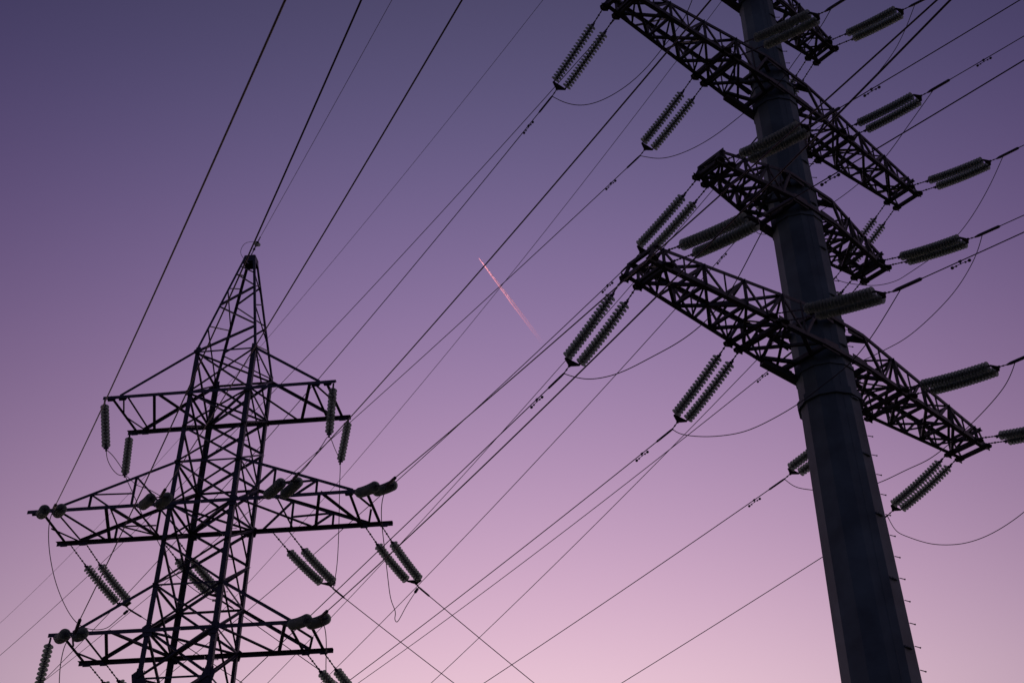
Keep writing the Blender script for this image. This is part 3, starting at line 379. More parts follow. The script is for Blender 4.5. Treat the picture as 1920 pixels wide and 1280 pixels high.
# gusset plates where the crossarms meet the body
for h in (22.12, 20.64, 18.25, 16.91, 14.45, 13.16, 11.85):
    for sa in (-1, 1):
        for sn in (1, -1):
            mb = MB(); c = tl(sa, sn, h); big = 0.2 if h in (16.91, 13.16) else (0.29 if h == 11.85 else (0.13 if h == 20.64 else 0.08))
            y = c.y - sn * 0.05
            plate(mb, [V((c.x - sa * big, y, c.z - big * .9)), V((c.x + sa * big * .3, y, c.z - big)), V((c.x + sa * big * .6, y, c.z + big * .3)), V((c.x - sa * big * .3, y, c.z + big))], 0.011, (0, 1, 0))
            for bx in (-0.6, -0.2, 0.2):
                for bz in (-0.5, 0.1, 0.6):
                    if bx < 0.1 or bz < 0.3: bolt(mb, (c.x - sa * (-bx) * big * 0.9, y, c.z + bz * big), (0, 1, 0), 0.014, 0.02)
            mb.build('gusset_plate', STEEL, tower)
# step bolts up the near right leg
for k in range(48):
    h = 0.5 + k * 0.47
    if h > 22: break
    c = tl(1, 1, h); mb = MB()
    d = V((1, 0, 0)) if k % 2 else V((0.2, -1, 0)).normalized()
    tube(mb, [c, c + d * 0.17], 0.009, 6); tube(mb, [c + d * 0.16, c + d * 0.18], 0.016, 6)
    mb.build('step_bolt', STEEL, tower)
# crossarms
def bar(parent, p, q, s, hint=V((0, 0, 1)), th=0.007):
    mb = MB(); angle_bar(mb, p, q, s, th, hint); return mb.build('lattice_bar', STEEL, parent)
for (h, end, land, up, nodes) in ((20.64, 3.55, 3.05, 22.12, []), (16.91, 5.05, 4.32, 18.25, [3.27, 2.03]), (13.16, 3.6, 2.95, 14.45, [])):
    for sa in (-1, 1):
        arm = MB()
        for sn in (1, -1):
            angle_bar(arm, tp(sa * 0.0 if False else 0.003 * sa, sn * .985, h), tp(sa * end, sn * .985, h), 0.11, 0.009, V((0, 0, -1)), V((0, sn, 0)))
            angle_bar(arm, tl(sa, sn, up) + V((0, -sn * .02, 0)), tp(sa * land, sn * .975, h + .05), 0.085, 0.008, V((0, 0, -1)), V((0, sn, 0)))
        arm_o = arm.build('crossarm', STEEL, tower)
        L = (end - .94)
        def up_h(a): return h + (up - h) * (land - a) / (land - .94)
        # tip member, transverse and plan bars between the near and far chords
        e0, e1 = {3.55: (3.42, 3.38), 5.05: (4.92, 4.86), 3.6: (3.5, 3.42)}[end]
        near = lambda a, dh=0.0: tp(sa * a, .95, h + dh)
        far = lambda a, dh=0.0: tp(sa * a, -.95, h + dh)
        for H_, p_, q_, s_ in DATA['bars']:
            if H_ == h + (0.0 if h != 16.91 else 0) and (p_[0] * sa > 0):
                dz = .012 * (int(abs(p_[0]) * 100) % 4)
                bar(arm_o, tp(p_[0], p_[1], h - .02 + dz), tp(q_[0], q_[1], h - .02 + dz), s_)
        if end == 5.05:
            for sn in (1, -1):
                for a in nodes:
                    bar(arm_o, tp(sa * a, sn * .975, up_h(a)), tp(sa * a, sn * .975, h), .055, V((1, 0, 0)))
                bar(arm_o, tp(sa * 3.27, sn * .965, up_h(3.27)), tp(sa * 2.68, sn * .965, h), .055)
                bar(arm_o, tp(sa * 3.25, sn * .97, up_h(3.25)), tp(sa * 2.07, sn * .97, h + .38), .05)
                bar(arm_o, tp(sa * 2.03, sn * .965, up_h(2.03)), tp(sa * 1.2, sn * .965, h), .055)
        # gussets and bolts on the underside of the chord ends
        for sn in (1, -1):
            for a in (end - .25, land - .1):
                gp = MB()
                c = tp(sa * a, sn * .965, h - .04)
                plate(gp, [c + V((-.16, 0, .05)), c + V((.16, 0, .05)), c + V((.1, 0, -.09)), c + V((-.1, 0, -.09))], .01, (0, 1, 0))
                for q in (-.08, 0, .08): bolt(gp, c + V((q, 0, 0)), (0, 1, 0), .013, .02)
                gp.build('gusset_plate', STEEL, arm_o)

# ------------------------------------------------------------------ tubular pole (right)
PX, PY, PBE = 8.0461, 26.4958, 0.68835058
pole = thing('steel_pole', 'massive dark tubular steel pole carrying four tiers of lattice crossarms', 'transmission pole', (PX, PY, 0), PBE)
def pr_(h):
    if h < 17.2: return 0.872 - 0.0166 * (h - 9.96)
    if h < 28.6: return 0.752 - 0.0078 * (h - 17.2)
    return 0.60 - 0.013 * (h - 28.6)       # radius at height h above eye level
NS = 12
def pring(mb, hs, dr=0.0, rot=0.0, h_cap=False):
    vs = []
    for h, add in hs:
        r = pr_(h) + dr + add
        for k in range(NS):
            an = rot + 2 * math.pi * (k + 0.5) / NS
            vs.append((r * math.cos(an), r * math.sin(an), h + CZ))
    fs = []
    for i in range(len(hs) - 1):
        for k in range(NS):
            a = i * NS + k; b = i * NS + (k + 1) % NS
            fs.append((a, b, b + NS, a + NS))
    fs.append(tuple(reversed(range(NS)))); fs.append(tuple(range((len(hs) - 1) * NS, len(hs) * NS)))
    mb.add(vs, fs)
PROT = 0.05
for (a, b, dr) in ((-1.55, 17.2, 0.0), (17.1, 28.599, 0.0), (28.601, 36.2, 0.0)):
    mb = MB(); pring(mb, [(a, 0), (b, 0)], dr, PROT); sh = mb.build('shaft', POLE, pole)
    wl = MB()                                                    # longitudinal weld seams
    for k in (2, 8):
        an = PROT + 2 * math.pi * (k + .02) / NS
        c = math.cos(math.pi / NS)
        p = V(((pr_(a) + dr) * c * math.cos(an), (pr_(a) + dr) * c * math.sin(an), a + CZ)); q = V(((pr_(b) + dr) * c * math.cos(an), (pr_(b) + dr) * c * math.sin(an), b + CZ))
        tube(wl, [p, q], 0.008, 6)
    wl.build('weld_seam', POLE, sh)
for h, hh, dr in ((17.2, .10, .07), (18.05, .05, .035), (19.55, .05, .035), (23.1, .05, .035), (24.2, .05, .035), (27.75, .05, .035), (29.3, .05, .035), (32.7, .05, .035), (28.6, .09, .03)):
    mb = MB(); pring(mb, [(h - hh, 0), (h + hh, 0)], dr, PROT); mb.build('collar_ring', POLE, pole)
mb = MB(); pring(mb, [(-1.65, .5), (-1.5, .5)], 0, PROT)
for k in range(24):
    an = 2 * math.pi * k / 24; r = pr_(-1.5) + .36
    bolt(mb, (r * math.cos(an), r * math.sin(an), .2), (0, 0, 1), .03, .1)
mb.build('base_flange', POLE, pole)
mb = MB(); tube(mb, [V((0, 0, -.6)), V((0, 0, -.005))], 1.9, 32); mb.build('foundation', CONCRETE, pole)
mb = MB(); pring(mb, [(36.2, .02), (36.26, .02)], 0, PROT); mb.build('top_cap', POLE, pole)
# climbing pegs in two rows on the right-hand flank
view_az = math.atan2(PX, PY)
right_local = (math.pi / 2 - (view_az + math.pi / 2)) - PBE
for k in range(62):
    h = 1.4 + k * 0.545
    if h > 35: break
    for row, off in ((0, -0.13), (1, 0.5)):
        an = right_local + off
        hh = h + row * 0.27
        d = V((math.cos(an), math.sin(an), 0.0)); r = pr_(hh) - .01
        d2 = (d + V((0, 0, -0.5))).normalized()
        p = d * r + V((0, 0, hh + CZ)); L = .125 if row == 0 else .06
        mb = MB(); tube(mb, [p, p + d2 * L], .011, 6); tube(mb, [p + d2 * (L - .012), p + d2 * (L + .012)], .019, 6)
        o = mb.build('step_peg', STEEL, pole)
for k in range(20):
    h = 5.6 + k * 1.635
    if h > 34: break
    an = right_local - 0.62
    d = V((math.cos(an), math.sin(an), 0)); tng = V((-math.sin(an), math.cos(an), 0))
    c = d * (pr_(h) - .005) + V((0, 0, h + CZ)); mb = MB()
    box_bar(mb, c - tng * .13, c + tng * .13, .045, .04, d)
    box_bar(mb, c + d * .02 - tng * .07, c + d * .02 + tng * .07, .03, .03, d)
    mb.build('ladder_bracket', POLE, pole)
def pp(a, n, h): return V((a, -n, h + CZ))
ARMS = [(18.3, 6.6, [2.24, 3.57, 4.9, 6.2], .40, .78, .45, 1.1, -1), (18.3, 6.6, [2.24, 3.57, 4.9, 6.2], .40, .78, .45, 1.1, 1),
        (23.3, 3.58, [1.75, 2.6, 3.4], .36, .70, .4, .95, -1), (23.3, 3.58, [1.75, 2.6, 3.4], .36, .70, .4, .95, 1),
        (28.0, 6.6, [2.24, 3.57, 4.9, 6.2], .38, .66, .45, 1.1, -1), (28.0, 6.6, [2.24, 3.57, 4.9, 6.2], .38, .66, .45, 1.1, 1),
        (32.95, 3.58, [1.75, 2.6, 3.4], .34, .58, .4, .95, -1), (32.95, 3.58, [1.75, 2.6, 3.4], .34, .58, .4, .95, 1)]
def pole_arm(H, L, nodes, w_tip, w_in, d_tip, d_in, side):
    e = L + .07
    a0 = 0.004
    def wid(a):
        a = abs(a)
        return w_in if a < .9 else w_in + (w_tip - w_in) * (a - .9) / (L - .9)
    def dep(a):
        a = abs(a); return d_in if a < .9 else d_in + (d_tip - d_in) * (a - .9) / (L - .9)
    Bp = lambda a, sn, dh=0.0: pp(side * a, sn * wid(a), H + dh)
    Tp = lambda a, sn, dh=0.0: pp(side * a, sn * wid(a), H + dep(a) + dh)
    ch = MB()
    for sn in (1, -1):
        for P, s, hv in ((Bp, .12, V((0, 0, 1))), (Tp, .1, V((0, 0, -1)))):
            angle_bar(ch, P(a0, sn), P(.9, sn), s, .011, hv, V((0, sn, 0)))
            angle_bar(ch, P(.9, sn), P(e if P is Bp else L - .15, sn), s, .011, hv, V((0, sn, 0)))
    arm_o = ch.build('crossarm', RUST, pole)
    names = {'b': MB(), 't': MB(), 'n': MB(), 'f': MB(), 'd': MB()}
    N = [0.9] + nodes
    half = []
    for i in range(len(N) - 1): half += [N[i], (N[i] + N[i + 1]) / 2]
    half.append(N[-1])
    for i in range(len(N) - 1):
        p, q = N[i], N[i + 1]; m = (p + q) / 2
        # underside: crossed bars over the whole bay and a transverse bar at every node
        angle_bar(names['b'], Bp(p, 1, .03), Bp(q, -1, .03), .075, .008)
        angle_bar(names['b'], Bp(p, -1, .05), Bp(q, 1, .05), .075, .008)
        angle_bar(names['b'], Bp(q, 1, .07), Bp(q, -1, .07), .075, .008)
        angle_bar(names['b'], Bp(m, -1, .09), Bp(q, 1, .09), .055, .007)
        if q <= L - .1:
            s1 = 1 if i % 2 else -1
            angle_bar(names['t'], Tp(p, s1, -.03), Tp(q, -s1, -.03), .065, .007)
            angle_bar(names['t'], Tp(q, 1, -.05), Tp(q, -1, -.05), .065, .007)
        for sn, kk in ((1, 'n'), (-1, 'f')):
            mb = names[kk]; qq = min(q, L - .15)
            angle_bar(mb, Tp(p, sn), Bp(m, sn), .07, .008, V((0, 1, 0)))
            angle_bar(mb, Bp(m, sn), Tp(qq, sn), .07, .008, V((0, 1, 0)))
            angle_bar(mb, Tp(qq, sn), Bp(q, sn), .1, .009, V((1, 0, 0)))
            angle_bar(mb, Tp(m, sn), Bp(m, sn), .05, .007, V((1, 0, 0)))
        angle_bar(names['d'], Tp(q if q < L else L - .2, 1), Bp(q, -1), .05, .007)
        angle_bar(names['d'], Tp(q if q < L else L - .2, -1), Bp(q, 1), .05, .007)
        for P, sz in ((Bp, .11), (Tp, .1)):
            for sn in (1, -1):                                  # node gussets
                if P is Tp and q > L - .2: continue
                c = P(q, sn); z = 1 if P is Bp else -1
                plate(names['n' if sn == 1 else 'f'], [c + V((-sz, 0, -.04 * z)), c + V((sz, 0, -.04 * z)), c + V((sz * .6, 0, sz * z)), c + V((-sz * .6, 0, sz * z))], .012, (0, 1, 0))
    for kk, nm in (('b', 'bottom_lattice'), ('t', 'top_lattice'), ('n', 'side_lattice'), ('f', 'side_lattice'), ('d', 'cross_frame')):
        names[kk].build(nm, RUST, arm_o)
    # tip: two cross beams and a closing plate
    tb = MB()
    for a in (L - .45, L + .01):
        angle_bar(tb, Bp(a, 1, -.01) + V((0, -.08, 0)), Bp(a, -1, -.01) + V((0, .08, 0)), .1, .011)
    angle_bar(tb, Tp(L - .16, 1) + V((0, -.1, 0)), Tp(L - .16, -1) + V((0, .1, 0)), .085, .01)
    for sn in (1, -1):
        box_bar(tb, Tp(L - .16, sn), Bp(e, sn), .09, .02, V((0, 1, 0)))
    tb.build('tip_beam', RUST, arm_o)
    # hanger plates where insulator strings pull
    for a in ((L - .45, L + .01) if L > 5 else (L - .38, L - .0)):
        for sn in (1, -1):
            c = Bp(a, sn) + V((0, -sn * .06, -.01)); mb = MB()
            plate(mb, [c + V((-.13, .1 * sn, 0)), c + V((.13, .1 * sn, 0)), c + V((.14, -.06 * sn, 0)), c + V((.05, -.13 * sn, 0)), c + V((-.05, -.13 * sn, 0)), c + V((-.14, -.06 * sn, 0))], .02, (0, 0, 1))
            plate(mb, [c + V((-.12, 0, .1)), c + V((.12, 0, .1)), c + V((.1, 0, -.1)), c + V((-.1, 0, -.1))], .018, (0, 1, 0))
            for q in (-.08, .08): bolt(mb, c + V((q, 0, .03)), (0, 1, 0), .018, .035)
            mb.build('hanger_plate', RUST, arm_o)
    if L > 5:
        for a in (2.4, 2.8):
            for sn in (1, -1):
                c = Bp(a, sn) + V((0, -sn * .05, -.02)); mb = MB()
                plate(mb, [c + V((-.15, .12 * sn, 0)), c + V((.15, .12 * sn, 0)), c + V((.14, -.08 * sn, 0)), c + V((.05, -.14 * sn, 0)), c + V((-.05, -.14 * sn, 0)), c + V((-.14, -.08 * sn, 0))], .02, (0, 0, 1))
                plate(mb, [c + V((-.15, 0, .16)), c + V((.15, 0, .16)), c + V((.1, 0, -.11)), c + V((-.1, 0, -.11))], .018, (0, 1, 0))
                mb.build('hanger_plate', RUST, arm_o)
        mb = MB(); plate(mb, [Bp(2.3, 1, -.005), Bp(2.9, 1, -.005), Bp(2.9, -1, -.005), Bp(2.3, -1, -.005)], .014, (0, 0, 1)) if False else None
        for a in (2.42, 2.8):
            mb = MB(); angle_bar(mb, Bp(a, 1, -.02), Bp(a, -1, -.02), .1, .01); mb.build('cross_beam', RUST, arm_o)
    # brackets bolting the arm to the shaft
    R = pr_(H)
    def bracket(fn):
        mb = MB(); fn(mb); mb.build('mounting_bracket', RUST, arm_o)
    for sn in (1, -1):
        yy = w_in - .02
        bracket(lambda m: plate(m, [pp(side * .3, sn * yy, H - .1), pp(side * 1.0, sn * yy, H - .09), pp(side * .85, sn * yy, H + .2), pp(side * .3, sn * yy, H + .24)], .02, (0, 1, 0)))
        bracket(lambda m: plate(m, [pp(side * .3, sn * yy, H + d_in - .2), pp(side * .9, sn * yy, H + d_in - .15), pp(side * 1.0, sn * yy, H + d_in + .07), pp(side * .3, sn * yy, H + d_in + .08)], .02, (0, 1, 0)))
        # raking box struts from the bottom chords down to the shaft
        if sn < 0: bracket(lambda m: box_bar(m, pp(side * 1.55, sn * (w_in - .06), H - .03), pp(side * R * .62, sn * R * .66, H - .30), .2, .16, V((0, 0, 1))))
        bracket(lambda m: box_bar(m, pp(side * 1.15, sn * (w_in - .06), H + d_in - .05), pp(side * R * .7, sn * R * .5, H + d_in - .05), .12, .12, V((0, 0, 1))))
        bracket(lambda m: box_bar(m, pp(side * (R - .05), sn * .2, H + .04), pp(side * 1.6, sn * (w_in - .12), H + .04), .1, .08, V((0, 0, 1))))
    bracket(lambda m: angle_bar(m, pp(side * (R + .06), w_in, H + .02), pp(side * (R + .06), -w_in, H + .02), .12, .012))
    bracket(lambda m: angle_bar(m, pp(side * (R + .06), w_in, H + d_in), pp(side * (R + .06), -w_in, H + d_in), .1, .012))
for A_ in ARMS: pole_arm(*A_)

# ------------------------------------------------------------------ conductors, insulators and fittings (positions surveyed in metres)
WIRES = DATA['wires']
def wpos(w, s):
    az = math.radians(w['az']); k = w['k']
    return V((w['p'][0] + math.sin(az) * s, w['p'][1] + math.cos(az) * s, k[0] + k[1] * s + k[2] * s * s))
LAB = {
 'W6a': ('wire dead-ended at the highest double string left of the pole, running lower left', 'wires from the pole'),
 'W11': ('wire from the double string just left of the pole on its long upper crossarm', 'wires from the pole'),
 'W15': ('wire emerging behind the long glass string between the short and lowest left crossarms', 'wires from the pole'),
 'W18': ('thin wire from the pole, steepest of the lower right fan', 'wires from the pole'),
 'W12': ("wire from the string whose yoke touches the tip of the pole's lowest left crossarm", 'wires from the pole'),
 'W17': ("wire with a damper beside the underside of the pole's lowest left crossarm", 'wires from the pole'),
 'W13': ("wire from the double string hanging off the tip of the pole's lowest left crossarm", 'wires from the pole'),
 'W16': ("wire from the inner double string under the pole's lowest left crossarm", 'wires from the pole'),
 'W19': ('wire from the short string peeking out left of the pole shaft below its crossarms', 'wires from the pole'),
 'W20': ('lowest wire of all, leaving the pole shaft low and running to the bottom edge', 'wires from the pole'),
 'W14': ('thin wire from the hidden string behind the pole above its short left crossarm', 'wires from the pole'),
 'W6b': ('long thin wire crossing just inside the two rows of discs at the highest left string', 'wires from the pole'),
 'W5': ('thinnest far wire starting at the top edge above the contrail, passing behind the pylon', 'wires from the pole'),
 'W10': ('hair-thin wire crossing the contrail together with a thicker one and ending below the pylon', 'wires from the pole'),
 'R1': ("wire with a damper leaving the pole's short left crossarm towards the top right corner", 'wires to the upper right'),
 'R2': ('wire with a damper leaving the clamp beside the upper right glass string', 'wires to the upper right'),
 'R3': ('long thick wire crossing behind the right half of the upper crossarm to the right edge', 'wires to the upper right'),
 'R4': ('short stretch of wire from the clamp at the right tip of the long upper crossarm', 'wires to the upper right'),
 'R5': ("wire from the clamp of the short right crossarm's glass string to the right edge", 'wires to the upper right'),
 'R6': ('wire with a damper from the clamp right of the shaft above the lowest crossarm', 'wires to the upper right'),
 'R7': ('short wire end leaving the frame from the string over the lowest right crossarm', 'wires to the upper right'),
 'R8': ('wire end leaving the top edge from the string lying across the pole shaft', 'wires to the upper right'),
 'R9': ('wire end at the top edge from the clamp of the topmost right string', 'wires to the upper right'),
 'R10': ('wire beyond the right edge from the string at the lowest right crossarm tip', 'wires to the upper right'),
 'W1': ('leftmost overhead wire, steep, ending on the middle left crossarm tip of the pylon', 'overhead wires to the pylon'),
 'W2': ("thick steep wire passing in front of the pylon's peak to its lowest left crossarm", 'overhead wires to the pylon'),
 'W3': ("thick overhead wire passing right of the pylon's peak to its inner left insulators", 'overhead wires to the pylon'),
 'W4': ('thin wire meeting the very tip of the pylon peak', 'overhead wires to the pylon'),
 'W7': ("thick wire crossing the head of the contrail, ending at the pylon's inner right insulators", 'overhead wires to the pylon'),
 'W8': ("thick wire from the top right crossing the pole to the pylon's middle right tip", 'overhead wires to the pylon'),
 'W9': ("thick wire from the top right crossing the pole, ending at the pylon's lowest right crossarm", 'overhead wires to the pylon'),
 'OL': ('wire running down right from the left hanging double string of the pylon, behind its legs', 'wires leaving the pylon'),
 'OiL': ("wire running down right from the string hidden inside the pylon's body", 'wires leaving the pylon'),
 'OiR': ('wire running down right from the hanging string just right of the pylon body', 'wires leaving the pylon'),
 'OR': ('wire running down right from the rightmost hanging double string of the pylon', 'wires leaving the pylon'),
 'O3L': ("wire below the pylon's lowest left crossarm, leaving at the bottom edge", 'wires leaving the pylon'),
 'O3R': ("wire below the pylon's lowest right crossarm, leaving at the bottom edge", 'wires leaving the pylon')}
for key, w in WIRES.items():
    s0, s1 = w['s']
    n = 72
    pts = [wpos(w, s0 + (s1 - s0) * i / n) for i in range(n + 1)]
    mb = MB(); tube(mb, pts, w['r'], 8)
    o = mb.build('overhead_wire', WIREM, smooth=True)
    lab, grp = LAB[key]
    tag(o, lab, 'power line', grp)
# a glass disc, shared by every string; z runs along the string
def disc_mesh():
    mb = MB()
    lathe(mb, [(0.0, .062), (.03, .062), (.043, .052), (.046, .02), (.05, .006)], 14)
    lathe(mb, [(.05, .014), (.08, .01), (.108, -.004), (.124, -.022), (.128, -.038), (.125, -.05), (.116, -.052), (.108, -.042), (.1, -.04), (.096, -.056), (.088, -.056), (.082, -.04), (.066, -.04), (.062, -.058), (.054, -.058), (.048, -.042), (.03, -.05), (.0, -.06)], 20)
    me = bpy.data.meshes.new('glass_disc'); me.from_pydata(mb.v, [], mb.f)
    me.materials.append(GLASS); me.materials.append(STEEL)
    for i, p in enumerate(me.polygons):
        p.use_smooth = True
        if i < 14 * 4: p.material_index = 1
    me.update(); return me
DISC = disc_mesh()
def put_disc(parent, pos, d, k=1.0):
    o = bpy.data.objects.new('glass_disc', DISC); COL.objects.link(o)
    o.parent = parent; o.location = pos
    o.rotation_mode = 'QUATERNION'; o.rotation_quaternion = V(d).to_track_quat('Z', 'Y')
    o.scale = (k, k, 1.0)
    return o
def chain(mb, p, q, big=.024):
    p = V(p); q = V(q); L = (q - p).length
    tube(mb, [p, q], .014, 6)
    n = max(2, int(L / .09)); d = (q - p).normalized()
    for i in range(n + 1):
        c = p + (q - p) * i / n
        r = big * 1.2 if i % 3 == 0 else .021
        tube(mb, [c - d * .02, c + d * .02], r, 8)
def coil(mb, c, d, r=.045, n=5, step=.035):
    d = V(d).normalized()
    for i in range(n):
        p = V(c) + d * step * i
        tube(mb, [p - d * .008, p + d * .008], r, 8)
SLAB = {
 'W6a': ("double disc string hanging from the left tip of the pole's long upper crossarm", 'insulator strings of the pole'),
 'W11': ('double disc string under the long upper crossarm, just left of the pole', 'insulator strings of the pole'),
 'W15': ('double disc string behind the short left crossarm where it joins the pole', 'insulator strings of the pole'),
 'W18': ('double disc string hanging behind from the right tip of the long upper crossarm', 'insulator strings of the pole'),
 'W12': ("double disc string between the short left crossarm's tip and the lowest crossarm's tip", 'insulator strings of the pole'),
 'W17': ("double string hanging behind the pole from the short right crossarm's tip", 'insulator strings of the pole'),
 'W13': ("double disc string hanging from the left tip of the pole's lowest crossarm", 'insulator strings of the pole'),
 'W16': ("double disc string under the middle of the pole's lowest left crossarm", 'insulator strings of the pole'),
 'W19': ('double disc string half hidden behind the left edge of the pole shaft', 'insulator strings of the pole'),
 'W20': ('double disc string right of the pole shaft, hanging from the lowest right crossarm tip', 'insulator strings of the pole'),
 'W14': ('double string behind the pole, hanging from the topmost right crossarm tip', 'insulator strings of the pole'),
 'R1': ('pale glass string crossing the pole shaft between the upper and the short crossarm', 'insulator strings of the pole'),
 'R2': ('greenish glass string right of the long upper crossarm, second from the top right', 'insulator strings of the pole'),
 'R3': ('greenish glass string resting above the tip of the lowest left crossarm', 'insulator strings of the pole'),
 'R4': ('greenish glass string at the right tip of the long upper crossarm', 'insulator strings of the pole'),
 'R5': ('greenish glass string at the right tip of the short crossarm', 'insulator strings of the pole'),
 'R6': ('greenish glass string crossing the pole shaft just above the lowest crossarm', 'insulator strings of the pole'),
 'R7': ('greenish glass string above the middle of the lowest right crossarm', 'insulator strings of the pole'),
 'R8': ('greenish glass string crossing the pole shaft at the top of the photo', 'insulator strings of the pole'),
 'R9': ('greenish glass string nearest the top edge, at the topmost right crossarm tip', 'insulator strings of the pole'),
 'R10': ('glass string cut by the right edge, at the lowest right crossarm tip', 'insulator strings of the pole'),
 'W1': ("pair of discs seen end-on at the pylon's middle left crossarm tip", 'insulator strings of the pylon'),
 'W3': ('pair of discs seen end-on left of the pylon body on the middle crossarm', 'insulator strings of the pylon'),
 'W7': ('grey glass string seen nearly end-on right of the pylon body on the middle crossarm', 'insulator strings of the pylon'),
 'W8': ("grey glass string seen nearly end-on at the pylon's middle right crossarm tip", 'insulator strings of the pylon'),
 'W2': ("pair of discs seen end-on at the pylon's lowest left crossarm tip", 'insulator strings of the pylon'),
 'W9': ("grey glass string seen nearly end-on at the pylon's lowest right crossarm", 'insulator strings of the pylon'),
 'OL': ("hanging double disc string under the pylon's middle left crossarm tip", 'insulator strings of the pylon'),
 'OiL': ('double disc string seen through the pylon body below the middle crossarm', 'insulator strings of the pylon'),
 'OiR': ('hanging double disc string right of the pylon body under the middle crossarm', 'insulator strings of the pylon'),
 'OR': ("hanging double disc string under the pylon's middle right crossarm tip", 'insulator strings of the pylon'),
 'O3L': ('hanging double disc string cut by the bottom edge, lowest left crossarm', 'insulator strings of the pylon'),
 'O3R': ('hanging double disc string cut by the bottom edge, lowest right crossarm', 'insulator strings of the pylon'),
 'S1': ("single vertical disc string at the near left end of the pylon's top crossarm", 'jumper support strings'),
 'S2': ("single leaning disc string at the far left end of the pylon's top crossarm", 'jumper support strings'),
 'S3': ("single vertical disc string in front of the right end of the pylon's top crossarm", 'jumper support strings'),
 'S4': ("single leaning disc string at the far right end of the pylon's top crossarm", 'jumper support strings'),
 'S5': ("single vertical disc string at the left end of the pylon's lowest crossarm", 'jumper support strings')}
for st in DATA['strings']:
    P = [V(x) for x in st['P']]; Cc = V(st['C']); C2 = V(st['C2']); ax = V((st['ax'][0], st['ax'][1], 0))
    mid = (P[0] + P[1]) / 2
    lab, grp = SLAB[st['key']]
    root = thing('insulator_string', lab, 'insulator', mid, 0, grp)
    d0 = (Cc - mid).normalized()
    Y = Cc - d0 * (.36 if st['kind'] == 'pole' else .25)
    L0 = lambda p: V(p) - mid
    near = st['C'][1] < mid.y
    hw = {('pole', True): .175, ('pole', False): .21, ('tower', True): .23, ('tower', False): .19}[(st['kind'], near)]
    for sgn, Pi in ((-1, P[0]), (1, P[1])):
        Yi = Y + ax * hw * sgn
        d = (Yi - Pi).normalized(); Ls = (Yi - Pi).length
        nd = st['n']; pitch = st['pitch']
        ld = nd * pitch
        s_start = Ls - ld - .08
        # the string hangs in a slight curve
        sag = .05 + .03 * random.random()
        def cp(s): return L0(Pi) + d * s + V((0, 0, -sag * 4 * (s / Ls) * (1 - s / Ls)))
        mb = MB()
        tube(mb, [cp(s_start + ld * i / 10) for i in range(11)], .02, 8)
        chain(mb, cp(0), cp(s_start)); chain(mb, cp(Ls - .1), cp(Ls))
        so = mb.build('string_core', STEEL, root)
        # horn bracket at the head of the discs
        for i in range(nd):
            s = s_start + pitch * (i + .5)
            put_disc(so, cp(s), cp(s - .05) - cp(s + .05), 1.12 if (near and st['kind'] == 'tower') else 1.06)
        hb = MB(); c = cp(s_start - .05); box_bar(hb, c + V((0, 0, -.06)), c + V((0, 0, .03)), .05, .03, ax)
        hb.build('link_plate', STEEL, so)
    yk = MB(); y = L0(Y)
    tip = y + d0 * .13
    plate(yk, [y - ax * (hw + .03) - d0 * .025, y + ax * (hw + .03) - d0 * .025, y + ax * (hw + .03) + d0 * .02, tip + ax * .03, tip - ax * .03, y - ax * (hw + .03) + d0 * .02], .018, d0.cross(ax))
    yk.build('yoke_plate', STEEL, root)
    cl = MB()
    chain(cl, tip, L0(Cc), .03)
    e = L0(C2); dd = (C2 - Cc).normalized()
    tube(cl, [L0(Cc) - dd * .02, L0(Cc) + dd * .1, e - dd * .05, e], [.022, .043 if near else .028, .043 if near else .028, .014], 8)
    cl.build('dead_end_clamp', STEEL, root)
for key, (a, b) in DATA['susp'].items():
    a = V(a); b = V(b); lab, grp = SLAB[key]
    root = thing('insulator_string', lab, 'insulator', a, 0, grp)
    d = (b - a).normalized(); L = (b - a).length
    mb = MB(); tube(mb, [V((0, 0, 0)), d * L], .016, 8); tube(mb, [V((0, 0, .03)), d * .1], .028, 8); tube(mb, [d * (L - .12), d * L], [.05, .02], 8)
    so = mb.build('string_core', STEEL, root)
    nd = 12 if L > 1.6 else 11
    pitch = (L - .24) / nd
    for i in range(nd): put_disc(so, d * (.12 + pitch * (i + .5)), -d)
    cl = MB(); tube(cl, [d * (L - .04) + V((-.07, 0, 0)), d * (L - .04) + V((.07, 0, 0))], .028, 8); tube(cl, [d * (L - .03), d * (L + .06)], .03, 8)
    cl.build('suspension_clamp', STEEL, root)
# jumpers
def smooth_path(pts, sub=8):
    P = [V(p) for p in pts]
    P = [P[0] * 2 - P[1]] + P + [P[-1] * 2 - P[-2]]
    out = []
    for i in range(1, len(P) - 2):
        p0, p1, p2, p3 = P[i - 1], P[i], P[i + 1], P[i + 2]
        # centripetal Catmull-Rom
        t0 = 0; t1 = t0 + (p1 - p0).length ** .5 + 1e-6; t2 = t1 + (p2 - p1).length ** .5 + 1e-6; t3 = t2 + (p3 - p2).length ** .5 + 1e-6
        for k in range(sub):
            t = t1 + (t2 - t1) * k / sub
            a1 = p0 * ((t1 - t) / (t1 - t0)) + p1 * ((t - t0) / (t1 - t0)); a2 = p1 * ((t2 - t) / (t2 - t1)) + p2 * ((t - t1) / (t2 - t1)); a3 = p2 * ((t3 - t) / (t3 - t2)) + p3 * ((t - t2) / (t3 - t2))
            b1 = a1 * ((t2 - t) / (t2 - t0)) + a2 * ((t - t0) / (t2 - t0)); b2 = a2 * ((t3 - t) / (t3 - t1)) + a3 * ((t - t1) / (t3 - t1))
            out.append(b1 * ((t2 - t) / (t2 - t1)) + b2 * ((t - t1) / (t2 - t1)))
    out.append(P[-2]); return out
def relax(pts, it=1):
    for _ in range(it):
        pts = [pts[0]] + [(pts[i - 1] + pts[i] * 2 + pts[i + 1]) / 4 for i in range(1, len(pts) - 1)] + [pts[-1]]
    return pts
